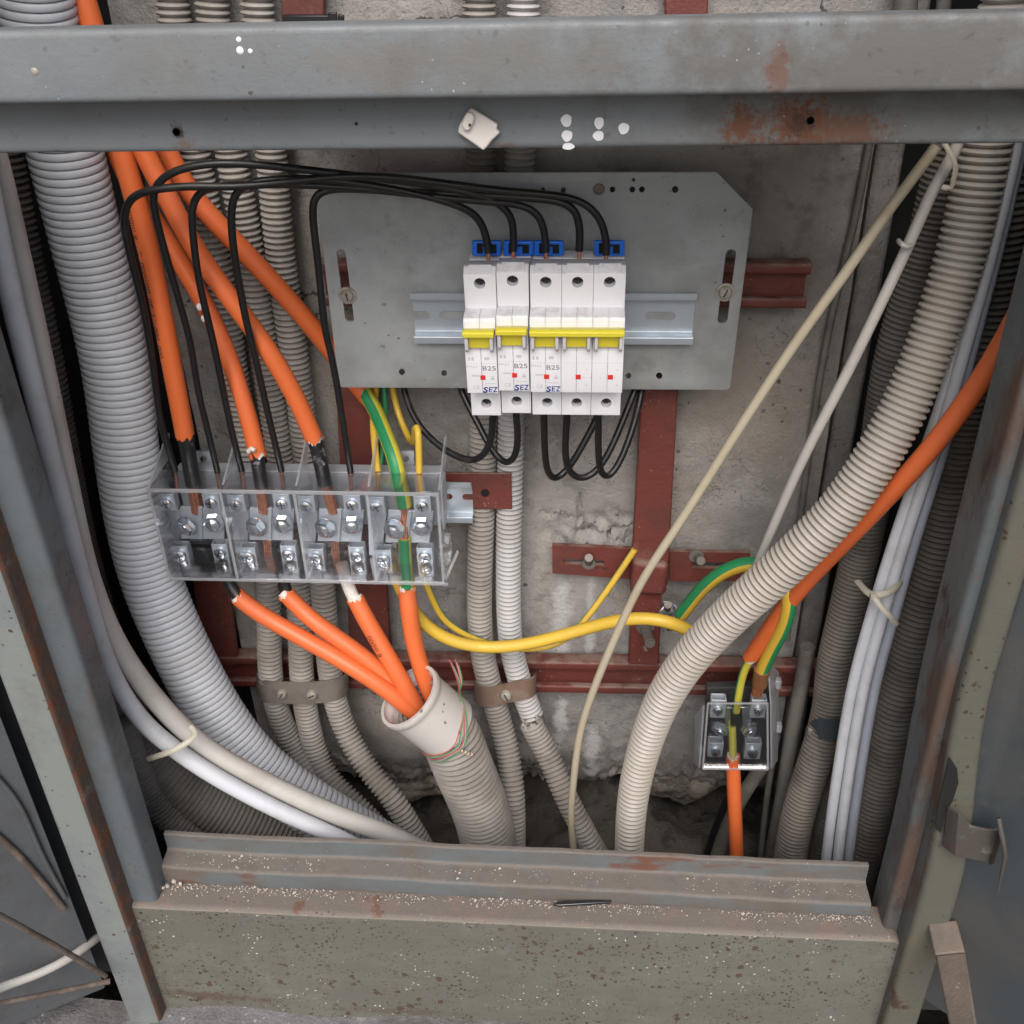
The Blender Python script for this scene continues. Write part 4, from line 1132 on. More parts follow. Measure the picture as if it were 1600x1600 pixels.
clamp("grey-brown clamp strip with two screws across three dusty conduits, left of the white pipe", [(401, 1052, 0.000), (405, 1062, .010), (424, 1067, .0155), (445, 1066, .0125), (466, 1068, .0155), (489, 1067, .0125), (512, 1064, .0155), (534, 1060, .0125), (544, 1050, .002)], 33, .645, M_clamp_g, [(441, 1083, .0135, 8), (488, 1084, .0135, 8.5)])
clamp("rusty brown clamp strip with one screw across two pale conduits, right of the white pipe", [(741, 1064, 0.000), (748, 1074, .010), (766, 1076, .0155), (788, 1069, .0125), (812, 1065, .0155), (836, 1060, .011), (838, 1050, .0)], 30, .645, M_clamp, [(791, 1085, .0135, 9)])
clamp("dark steel clamp strip across two dark conduits, behind the white cable bundle", [(1258, 1140, -.008), (1266, 1128, .000), (1285, 1124, .018), (1315, 1126, .022), (1345, 1132, .006), (1365, 1134, .02), (1395, 1132, .026), (1425, 1124, .018)], 30, .605, M_door, [(1270, 1140, .001, 8)])
mb = MB()

# ---- white cables
tag(tube("white_cable", path((-45, 130, .545), (-8, 250, .54), (27, 400, .535), (63, 560, .53), (103, 750, .525), (137, 900, .525), (178, 1000, .52), (222, 1067, .517), (256, 1108, .515), (294, 1146, .512), (346, 1185, .51), (447, 1238, .508), (518, 1270, .508), (605, 1303, .51), (665, 1330, .512), (720, 1352, .515)), rpx(447, 1242, .508, 31), M_white_c, None, seg=18), "thick greyish-white cable, upper one of the pair sweeping down the left side", "cable")
tag(tube("white_cable", path((-48, 150, .525), (-18, 300, .515), (14, 450, .51), (50, 600, .507), (90, 760, .506), (125, 900, .506), (156, 1005, .505), (183, 1070, .503), (223, 1128, .50), (275, 1172, .498), (344, 1218, .496), (447, 1272, .495), (536, 1312, .496), (590, 1340, .50)), rpx(344, 1218, .496, 27), M_white_b, None, seg=18), "thick clean white cable, lower one of the pair sweeping down the left side", "cable")
t_ = tube("cable_tie", path((297, 1136, .494), (305, 1146, .490), (300, 1154, .486), (285, 1165, .482), (268, 1174, .479), (250, 1180, .482), (231, 1186, .49)), .0011, M_tie, None, seg=8, step=.002, oval=1.8)
tag(t_, "old yellowed tie round the pair of thick white cables at the lower left", "cable tie")
gb = "white cables of the tied bundle at the right"
def bundle(off, zoff):
    base = [(1600, 150, .568), (1586, 237, .568), (1549, 395, .565), (1512, 530, .562), (1482, 640, .56), (1447, 745, .558), (1413, 850, .556), (1384, 950, .553), (1356, 1050, .55), (1341, 1125, .547), (1329, 1200, .545), (1318, 1275, .543), (1309, 1350, .542), (1304, 1400, .542)]
    out = []
    for i, (x, y, Y) in enumerate(base):
        w = min(1.0, 0.35 + 0.65 * max(0, (i - 1)) / 6)
        out.append(P(x + off * w, y, Y + zoff))
    return out
for off, zo, mm, lab in ((-19, .0, M_white_b, "left strand of the white cable bundle tied together at the right"), (-1, -.004, M_white_b, "middle strand of the white cable bundle tied together at the right"), (16, .001, M_lav, "bluish right strand of the white cable bundle tied together at the right")):
    tag(tube("white_cable", bundle(off, zo), rpx(1384, 950, .553, 18.5), mm, None, seg=14), lab, "cable", gb)
t_ = tube("cable_tie", path((1340, 908, .56), (1352, 922, .546), (1364, 930, .538), (1385, 928, .538), (1402, 916, .545), (1408, 908, .552)), .0012, M_tie, None, seg=8, step=.002, oval=1.8)
tag(t_, "pale tie with a loose tail round the white cable bundle at the right", "cable tie")
mb = MB(); mb.box(P(1365, 932, .537), X3, Y3, Z3, (-.0022, .0022), (-.002, .002), (-.0022, .0022)); mb.build("tie_head", M_tie, t_, bevel=.0004)
tube("tie_tail", path((1366, 934, .535), (1378, 950, .530), (1390, 962, .528), (1401, 976, .53)), .0010, M_tie, t_, seg=8, step=.002, oval=1.8)
tag(tube("beige_cable", path((1464, 228, .525), (1421, 285, .525), (1380, 340, .525), (1325, 421, .525), (1250, 525, .528), (1163, 657, .535), (1095, 765, .54), (1052, 832, .543), (1009, 897, .546), (977, 960, .55), (944, 1036, .552), (921, 1095, .555), (905, 1150, .558), (896, 1222, .56), (892, 1273, .56), (896, 1325, .56), (900, 1370, .56)), rpx(1095, 765, .54, 14.5), M_beige_c, None, seg=14), "slim yellowed cable running diagonally from under the beam's right end down to the sill", "cable")
tag(tube("white_cable", path((1505, 190, .54), (1496, 229, .54), (1459, 294, .538), (1431, 357, .536), (1394, 437, .534), (1359, 510, .533), (1322, 586, .535), (1256, 713, .545), (1215, 806, .56), (1184, 881, .57), (1163, 926, .575), (1130, 990, .585)), rpx(1322, 586, .535, 17), M_white_c, None, seg=14), "slim clean white cable running diagonally left of the beige conduit and passing behind it", "cable")
t_ = tube("cable_tie", path((1475, 222, .53), (1485, 240, .527), (1494, 262, .526), (1490, 280, .527), (1487, 294, .528), (1472, 292, .53)), .0009, M_tie, None, seg=8, step=.002, oval=1.6)
tag(t_, "thin loose white tie end hanging beside the white cable just under the beam", "cable tie")
t_ = tube("cable_tie", path((1404, 376, .534), (1408, 381, .527), (1416, 386, .526), (1424, 384, .53)), .0013, M_white_c, None, seg=8, step=.002)
tag(t_, "small white tie knotted round the slim white cable below the beam at the right", "cable tie")

# ---- orange cables
def orange(label, pts, w, at, parts=(), group=None, jag0=0, jag1=0.0022, fill0=False, fill1=True, texts=(), **k):
    r = rpx(*at, w)
    pw = [P(*q) for q in pts]
    o = tube("orange_cable", pw, r, M_orange, None, seg=22, step=.004, jag0=jag0, jag1=jag1, wall=.0016, wob=.006, **k)
    tag(o, label, "cable", group)
    c = spline(pw)
    for flag, end in ((fill0, 0), (fill1, 1)):
        if not flag: continue
        L = length(c)
        s = np.linspace(-.0005, .012, 4) if end == 0 else np.linspace(L - .012, L + .0005, 4)
        q = resample(c, np.clip(s, 0, L))
        d = (c[0] - c[1]) / np.linalg.norm(c[0] - c[1]) if end == 0 else (c[-1] - c[-2]) / np.linalg.norm(c[-1] - c[-2])
        tip = q[0] if end == 0 else q[-1]
        far = tip + d * .0022
        pp = [Vector(far)] + [Vector(x) for x in q[1:]] if end == 0 else [Vector(x) for x in q[:-1]] + [Vector(far)]
        tube("white_filler", pp, r - .0012, M_filler, o, seg=16, step=.002, wall=.0016, jag0=.0016 if end == 0 else 0, jag1=.0016 if end == 1 else 0)
    for txt, s0, ang, h in texts:
        wrap_text(txt, pw, r, s0, ang, h, o, M_cink)
    return o
def core(parent, pts, w, at, material, name="core", **k):
    return tube(name, path(*pts), rpx(*at, w), material, parent, seg=14, step=.004, **k)
def strands(parent, p0, p1, r, n=7):
    a, b = Vector(p0), Vector(p1)
    mb = MB(); d = (b - a).normalized(); e = d.cross(Y3).normalized(); f = d.cross(e)
    for k in range(n):
        q = 2 * math.pi * k / n
        rr = 0 if k == 0 else r * .62
        off = (e * math.cos(q) + f * math.sin(q)) * rr
        mb.cyl(a + off, b + off * .9, r * .36, 8)
    return mb.build("copper_strands", M_copper, parent, smooth=50)
YB = .598   # terminal plane of the four-pole box
PRN = "1  000m 8  1Z /000m00  06  21  000  000"
O1 = orange("leftmost orange cable from the beam, printed along its side, entering the first pole", [(118, -40, .60), (150, 60, .60), (192, 240, .60), (214, 320, .598), (241, 430, .596), (263, 540, .596), (280, 630, .597), (289, 680, YB)], 32, (250, 480, .597), texts=((PRN, .118, .30, .0042),), group="orange cables from the beam into the terminal box")
core(O1, [(286, 664, YB), (291, 690, YB), (296, 720, YB + .001), (302, 756, YB + .002)], 25, (296, 720, YB), M_core)
strands(O1, P(302, 754, YB + .003), P(309, 800, YB + .004), .0048)
O2 = orange("orange cable from the beam marked with white paint, entering the second pole", [(150, 80, .625), (180, 240, .62), (232, 330, .618), (285, 415, .615), (328, 490, .612), (364, 575, .606), (390, 660, .601), (402, 708, YB)], 29, (328, 490, .612), jag1=.004, group="orange cables from the beam into the terminal box")
core(O2, [(398, 692, YB), (402, 716, YB), (405, 735, YB), (408, 758, YB + .002)], 22, (405, 735, YB), M_core)
strands(O2, P(408, 756, YB + .003), P(413, 800, YB + .004), .0045)
for (px, py, r) in ((310, 480, 5.5), (317, 498, 5)):
    mb = MB(); k = mpp(px, py, .60); mb.lathe(P(px, py, .6015), (-.6, -1, .2), [(r * k * 1.1, -.0012), (r * k, 0), (r * k * .4, .0006)], 10); mb.build("paint_mark", M_paintdot, O2)
tube("torn_filler", path((388, 706, YB - .006), (394, 700, YB - .008), (398, 704, YB - .009)), .0016, M_filler, O2, seg=8, step=.002)
O3 = orange("orange cable from the beam with a talc-dusted core, entering the third pole", [(158, 60, .598), (226, 240, .598), (258, 300, .597), (302, 385, .595), (361, 468, .594), (420, 548, .595), (464, 625, .597), (491, 686, YB)], 31, (400, 520, .595), jag1=.0035, group="orange cables from the beam into the terminal box")
core(O3, [(486, 672, YB), (494, 695, YB), (500, 720, YB), (508, 756, YB + .002)], 23, (500, 720, YB), M_core)
strands(O3, P(508, 754, YB + .003), P(522, 800, YB + .004), .0045)
O4 = orange("rightmost orange cable from the beam, passing behind the grey plate to the yellow-green core", [(195, 90, .63), (262, 240, .628), (303, 310, .628), (377, 388, .632), (442, 458, .638), (510, 538, .648), (545, 585, .652), (577, 624, .650)], 31, (442, 458, .638))
def yg(phase=0.0, frac=0.5):
    """yellow on one side, green on the other"""
    def f(a, s):
        d = (a - phase + math.pi) % (2 * math.pi) - math.pi
        return 1 if abs(d) < math.pi * frac else 0
    return f
core(O4, [(570, 612, .650), (586, 640, .640), (603, 680, .620), (616, 715, .605), (625, 752, .6005), (632, 790, YB + .002)], 24, (603, 680, .63), [M_olive, M_green], stripe=yg(0.15, .26))
strands(O4, P(630, 776, YB + .002), P(636, 802, YB + .004), .0045)
g2 = "orange cables from the terminal box into the white pipe"
def lower(label, pts, w, cpts, cmat, texts=(), stripe=None):
    o = orange(label, pts, w, pts[1], fill0=True, fill1=False, jag0=.0024, jag1=0, group=g2, texts=texts)
    core(o, cpts, w * .72, cpts[0], cmat, stripe=stripe)
    return o
L1 = lower("lowest orange cable fanning from the box's left end into the white pipe", [(372, 933, .592), (400, 955, .588), (440, 979, .583), (520, 1024, .573), (590, 1068, .567), (645, 1112, .566), (672, 1140, .572)], 27, [(345, 880, YB), (358, 912, .596), (371, 931, .592), (384, 943, .590)], M_black)
L2 = lower("orange cable second from the left between the box and the white pipe", [(448, 929, .594), (470, 952, .59), (500, 978, .585), (560, 1020, .578), (620, 1072, .574), (650, 1108, .574), (675, 1140, .578)], 27, [(452, 880, YB), (443, 912, .597), (450, 930, .594), (460, 943, .592)], M_black)
L3 = lower("orange cable with printed lettering, third from the left, from the box into the white pipe", [(556, 937, .59), (572, 968, .585), (592, 1002, .58), (624, 1058, .572), (650, 1104, .57), (672, 1140, .576)], 28, [(534, 880, YB), (545, 918, .594), (555, 938, .59), (563, 952, .588)], M_filler, texts=(("1  000m 8", .022, .22, .0042),))
L4 = lower("rightmost orange cable, dropping from under the yellow-green core into the white pipe", [(636, 922, .594), (639, 950, .59), (643, 985, .587), (655, 1035, .583), (670, 1078, .58), (690, 1120, .585)], 28, [(632, 840, YB), (634, 880, .597), (636, 915, .595), (637, 935, .593)], [M_olive, M_green], stripe=yg(0.0, .26))
strands(L4, P(635, 800, YB + .004), P(632, 842, YB), .004)
O5 = orange("long orange cable entering past the right post and dipping behind the beige conduit", [(1625, 425, .512), (1583, 510, .515), (1532, 596, .52), (1462, 692, .528), (1394, 768, .54), (1326, 840, .558), (1273, 894, .575), (1225, 950, .588), (1192, 998, .60), (1173, 1026, .607)], 33, (1462, 692, .528))
core(O5, [(1182, 1015, .604), (1168, 1036, .608), (1160, 1055, .61), (1153, 1090, .612), (1150, 1112, .612)], 13, (1160, 1055, .61), [M_olive, M_green], stripe=yg(2.2, .35))
O6 = orange("short vertical orange cable from the small terminal box down to the sill", [(1145, 1184, .60), (1146, 1210, .598), (1148, 1260, .59), (1150, 1310, .58), (1152, 1370, .575)], 22, (1148, 1260, .59), fill0=True, fill1=False, jag0=.002, jag1=0)
core(O6, [(1144, 1135, .612), (1145, 1160, .606), (1145, 1182, .60), (1145, 1200, .599)], 12, (1145, 1165, .60), [M_olive, M_green], stripe=yg(2.4, .3))

# ---- yellow-green earth wires
t_ = tube("earth_cable", path((604, 860, .605), (620, 905, .606), (640, 945, .607), (668, 980, .608), (710, 1003, .61), (768, 1012, .612), (840, 1003, .612), (915, 982, .61), (985, 966, .603), (1040, 970, .60), (1085, 990, .60), (1104, 1006, .602), (1116, 1020, .604)), rpx(840, 1003, .612, 19.5), [M_yellow, M_green], None, seg=18, stripe=yg(2.5, .24))
tag(t_, "thick yellow earth cable sagging from the four-pole box across to the beige conduit", "cable")
tag(tube("earth_wire", path((656, 870, .602), (664, 905, .606), (676, 936, .612), (695, 970, .620), (735, 996, .626), (790, 1012, .627), (850, 1012, .624), (890, 995, .63), (925, 955, .64), (960, 906, .648), (992, 858, .652)), rpx(925, 955, .64, 10.5), [M_yellow, M_green], None, seg=12, stripe=yg(-1.9, .28)), "thin yellow earth wire beside the thick one, rising again to the red upright", "wire")
def wire(label, pts, w, at, mats, stripe=None, tip=None, name="earth_wire", cat="wire", group=None):
    o = tube(name, path(*pts), rpx(*at, w), mats, None, seg=12, step=.003, stripe=stripe)
    tag(o, label, cat, group)
    if tip:
        a, b = P(*tip[0]), P(*tip[1])
        mb = MB(); mb.cyl(a, b, rpx(*at, w) * .55, 10); mb.build("copper_tip", M_copper, o, smooth=50)
    return o
wire("thin yellow wire left of the thick yellow-green core, going down into the fourth pole", [(588, 600, .658), (584, 640, .645), (583, 665, .632), (586, 700, .615), (590, 738, .602)], 11, (586, 700, .615), [M_yellow, M_green], yg(3.0, .3), ((590, 738, .602), (591, 765, .600)))
wire("thin yellow wire hooking over into the right end of the fourth pole", [(612, 600, .662), (622, 645, .657), (640, 688, .642), (647, 690, .625), (648, 672, .612), (652, 668, .604), (654, 690, .600), (655, 738, .600)], 11, (654, 700, .600), [M_yellow, M_green], yg(2.6, .3), ((655, 738, .600), (656, 768, .600)))
wire("darker yellow-green wire just behind the thick core above the fourth pole", [(600, 600, .66), (602, 660, .652), (598, 705, .642), (594, 745, .63)], 9, (600, 680, .65), [M_yellow, M_green], yg(0, .5))
ew = tube("earth_cable", path((1064, 961, .622), (1082, 938, .618), (1102, 915, .612), (1135, 891, .605), (1175, 880, .60), (1212, 893, .592), (1232, 925, .585), (1232, 952, .583), (1222, 985, .588), (1203, 1020, .597), (1190, 1050, .605)), rpx(1135, 893, .605, 23), [M_yellow, M_green], None, seg=18, stripe=yg(-1.4, .45))
tag(ew, "thick green-and-yellow earth cable arching from the lug to the small terminal box", "cable")
mb = MB(); mb.cyl(P(1191, 1046, .6035), P(1187, 1068, .609), rpx(1190, 1050, .605, 25), 16); mb.build("heat_shrink", M_brown, ew, smooth=40)
strands(ew, P(1187, 1067, .609), P(1183, 1084, .612), .005)
mb = MB(); mb.cyl(P(1062, 963, .623), P(1046, 978, .634), .0045, 14); mb.build("lug_barrel", M_zinc, ew, smooth=40)
lg = thing("earth_bolt", "shiny bolt with washers holding the earth cable lug right of the red upright", "bolt", P(1045, 958, .66))
mb = MB(); mb.lathe(P(1040, 956, .664), (0, -1, .12), [(.0105, 0), (.0105, .0014), (.009, .0016), (.009, .003)], 20); mb.build("washer", M_zinc, lg, smooth=30)
mb = MB(); mb.lathe(P(1042, 953, .660), (0, -1, .12), [(.0075, 0), (.0075, .005), (.0062, .0058)], 6); mb.build("nut", M_zinc, lg, bevel=.0004)
mb = MB(); mb.cyl(P(1043, 951, .655), P(1044, 945, .643), .0030, 12); mb.build("thread", M_steel, lg, smooth=30)

# ---- black wires from the breakers
gk = "black wires from the breaker tops to the terminal box"
def bw(label, pts, w=11.5, at=None, tip=None, group=gk):
    return wire(label, pts, w, at or (700, 310, .575), M_black, None, tip, "black_wire", "wire", group)
Yt = .585
bw("black wire from the second-rightmost breaker pole, dropping along the plate's left edge", [(905, 392, Yt), (906, 360, Yt), (899, 330, .584), (878, 316, .583), (840, 310, .582), (740, 304, .580), (640, 300, .579), (550, 295, .576), (515, 296, .574), (494, 306, .573), (488, 330, .573), (498, 415, .576), (507, 510, .582), (519, 560, .587), (534, 648, .594), (548, 738, .598)], tip=((548, 738, .598), (549, 768, .60)), at=(520, 560, .587))
bw("black wire from the first breaker, looping to the right side of the second clear pole", [(763, 395, Yt), (759, 368, Yt), (745, 338, .583), (708, 318, .579), (603, 293, .573), (500, 280, .569), (447, 280, .567), (395, 285, .566), (370, 300, .565), (361, 330, .566), (368, 413, .572), (388, 516, .582), (397, 550, .585), (417, 640, .593), (440, 736, .598)], tip=((440, 736, .598), (443, 766, .60)), at=(388, 516, .582))
bw("black wire from the second breaker, arching highest over the orange cables", [(802, 392, Yt), (802, 360, Yt), (797, 336, .583), (770, 312, .581), (706, 295, .576), (603, 280, .571), (500, 268, .566), (420, 259, .563), (344, 255, .561), (290, 262, .560), (256, 277, .560), (239, 302, .561), (245, 345, .565), (268, 430, .573), (298, 536, .584), (308, 605, .59), (328, 686, .597), (340, 738, .598)], tip=((340, 738, .598), (343, 766, .60)), at=(268, 430, .573))
bw("black wire from the third breaker pole, ending left in the second clear pole", [(853, 394, Yt), (850, 358, Yt), (838, 333, .584), (812, 320, .583), (760, 315, .580), (660, 305, .577), (560, 294, .573), (450, 288, .569), (350, 290, .567), (316, 298, .567), (302, 318, .567), (300, 345, .568), (309, 430, .574), (329, 516, .583), (341, 570, .588), (361, 670, .596), (378, 736, .598)], tip=((378, 736, .598), (381, 766, .60)), at=(309, 430, .574))
bw("black wire from the rightmost breaker pole, looping outermost left of the orange cables", [(947, 398, Yt), (946, 368, Yt), (933, 335, .584), (902, 312, .583), (845, 303, .581), (780, 298, .578), (690, 286, .573), (600, 276, .569), (520, 276, .566), (440, 286, .564), (360, 292, .562), (296, 291, .560), (236, 297, .559), (206, 309, .560), (194, 335, .562), (200, 385, .568), (222, 470, .578), (239, 570, .588), (249, 650, .594), (264, 705, .597), (274, 736, .598)], tip=((274, 736, .598), (277, 766, .60)), at=(222, 470, .578))
gl_ = "black wires looping under the breakers"
bw("black wire drooping from under the first breaker to the left behind the plate", [(770, 640, .585), (770, 655, .588), (766, 692, .595), (750, 716, .60), (725, 718, .608), (682, 694, .62), (648, 655, .632), (632, 612, .645), (628, 585, .65)], 10.5, (682, 694, .62), group=gl_)
bw("black wire drooping from under the second breaker behind the pale conduits' front", [(806, 640, .585), (807, 655, .588), (809, 682, .595), (805, 712, .60), (790, 724, .606), (770, 705, .612), (747, 662, .622), (723, 616, .634), (715, 590, .64)], 10.5, (790, 724, .606), group=gl_)
bw("black wire looping tightly under the third breaker pole", [(849, 640, .585), (850, 655, .588), (851, 700, .597), (856, 738, .606), (868, 748, .612), (886, 734, .616), (908, 700, .62), (934, 650, .628), (950, 610, .635), (955, 590, .64)], 10.5, (868, 748, .612), group=gl_)
bw("black wire looping wide under the fourth breaker pole", [(886, 640, .585), (886, 655, .588), (883, 700, .597), (889, 736, .604), (908, 748, .608), (932, 736, .612), (955, 700, .618), (978, 645, .628), (994, 605, .636), (1000, 590, .64)], 10.5, (908, 748, .608), group=gl_)
bw("black wire looping under the rightmost breaker pole, nearest the red upright", [(934, 640, .585), (935, 655, .588), (935, 705, .597), (939, 738, .604), (950, 745, .608), (966, 726, .612), (985, 680, .62), (1000, 625, .632), (1005, 590, .64)], 10.5, (950, 745, .608), group=gl_)
# ================================================================== mounting plate, rail, breakers
TAU = R(6.0)
PO = P(840, 450, .615)
PN = Vector((0, -math.cos(TAU), -math.sin(TAU)))
PZt = Vector((0, -math.sin(TAU), math.cos(TAU)))
def lw(x, z, n): return PO + X3 * x + PZt * z + PN * n
def lc(px, py, n=0.0):
    p = PP(px, py, PO + PN * n, PN) - PO
    return (p.x, p.dot(PZt))
def lpw(px, py, n): return PP(px, py, PO + PN * n, PN)
def cut(o, cutter):
    c = cutter.build("cutter", M_hole, None)
    md = o.modifiers.new("cut", 'BOOLEAN'); md.operation = 'DIFFERENCE'; md.object = c; md.solver = 'EXACT'; md.use_self = True
    bpy.context.view_layer.update()
    dg = bpy.context.evaluated_depsgraph_get()
    me = bpy.data.meshes.new_from_object(o.evaluated_get(dg))
    o.modifiers.clear()
    o.data = me
    bpy.data.objects.remove(c)
    me.shade_smooth(); me.set_sharp_from_angle(angle=R(35))
def stadium(mb, a, b, r, n0, n1, seg=8):
    ax, az = a; bx, bz = b
    d = math.atan2(bz - az, bx - ax)
    pts = [(bx + r * math.cos(d - math.pi / 2 + math.pi * k / seg), bz + r * math.sin(d - math.pi / 2 + math.pi * k / seg)) for k in range(seg + 1)]
    pts += [(ax + r * math.cos(d + math.pi / 2 + math.pi * k / seg), az + r * math.sin(d + math.pi / 2 + math.pi * k / seg)) for k in range(seg + 1)]
    mb.prism([lw(x, z, n0) for x, z in pts], PN * (n1 - n0))
pl = [lc(*q) for q in ((497, 330), (499, 314), (506, 304), (545, 271), (1120, 269), (1177, 327), (1141, 606), (1136, 610), (534, 606), (529, 602))]
mb = MB(); mb.prism([lw(x, z, -.002) for x, z in pl], PN * .002)
plate = mb.build("mounting_plate", M_plate, None, bevel=.0007)
cm = MB()
stadium(cm, lc(533, 396), lc(546, 497), .0029, -.006, .004)
stadium(cm, lc(1142, 397), lc(1129, 499), .0031, -.006, .004)
for px, py, r in ((848, 297, 4), (880, 297, 4.3), (935, 296, 6), (957, 296, 4.5), (988, 296, 4.5), (1003, 296, 4.5), (990, 281, 2.6), (1055, 296, 5), (628, 581, 5), (694, 583, 4.5), (982, 587, 4.5), (1030, 587, 5)):
    k = mpp(px, py, .615); cm.cyl(lpw(px, py, -.006), lpw(px, py, .004), r * k, 14)
cut(plate, cm)
tag(plate, "grey-painted steel mounting plate with clipped upper corners and two long slots, carrying the breakers", "plate")
for px, py, r in ((543, 461, 14), (1133, 456, 15)):
    k = mpp(px, py, .612)
    mb = MB(); mb.lathe(lpw(px, py, 0.0001), PN, [(r * k * 1.02, 0), (r * k * 1.02, .001), (r * k * .8, .0012)], 20); screw_head(mb, lpw(px, py, .001), PN, r * k * .72, r * k * .45, cross=False)
    mb.build("plate_screw", [M_screw, M_hole], plate, smooth=40)
mb = MB(); k = mpp(936, 296, .61)
mb.lathe(lpw(936, 296, 0.0001), PN, [(9.5 * k, 0), (9 * k, .0008), (6.5 * k, .0008), (6.2 * k, .0001)], 18); mb.build("grommet", M_steel, plate, smooth=40)
# top-hat rail
zc = lc(850, 498, .007)[1]
xr0, xr1 = lc(645, 498, .005)[0], lc(1085, 498, .005)[0]
prof = fillet([(.0075, .0175), (.0075, .0125), (.0006, .0125), (.0006, -.0125), (.0075, -.0125), (.0075, -.0175)], .0011, 4)
mb = MB(); extrude_sheet(mb, prof, -.001, lambda q: lw(xr0, zc + q[1], q[0] + .0003), lambda q: lw(xr1, zc + q[1], q[0] + .0003))
rail = mb.build("din_rail", M_rail, plate, smooth=35)
cm = MB()
for a in (645, 706, 768, 1022):
    x0_, z0_ = lc(a if a > 650 else 640, 491, 0); x1_, _ = lc(a + (42 if a != 645 else 20), 491, 0)
    if a == 706: x0_, x1_ = lc(694, 491, 0)[0], lc(730, 491, 0)[0]
    if a == 1022: x0_, x1_ = lc(1015, 491, 0)[0], lc(1048, 491, 0)[0]
    stadium(cm, (x0_, zc - .001), (x1_, zc - .001), .0029, -.0001, .0035)
cut(rail, cm)

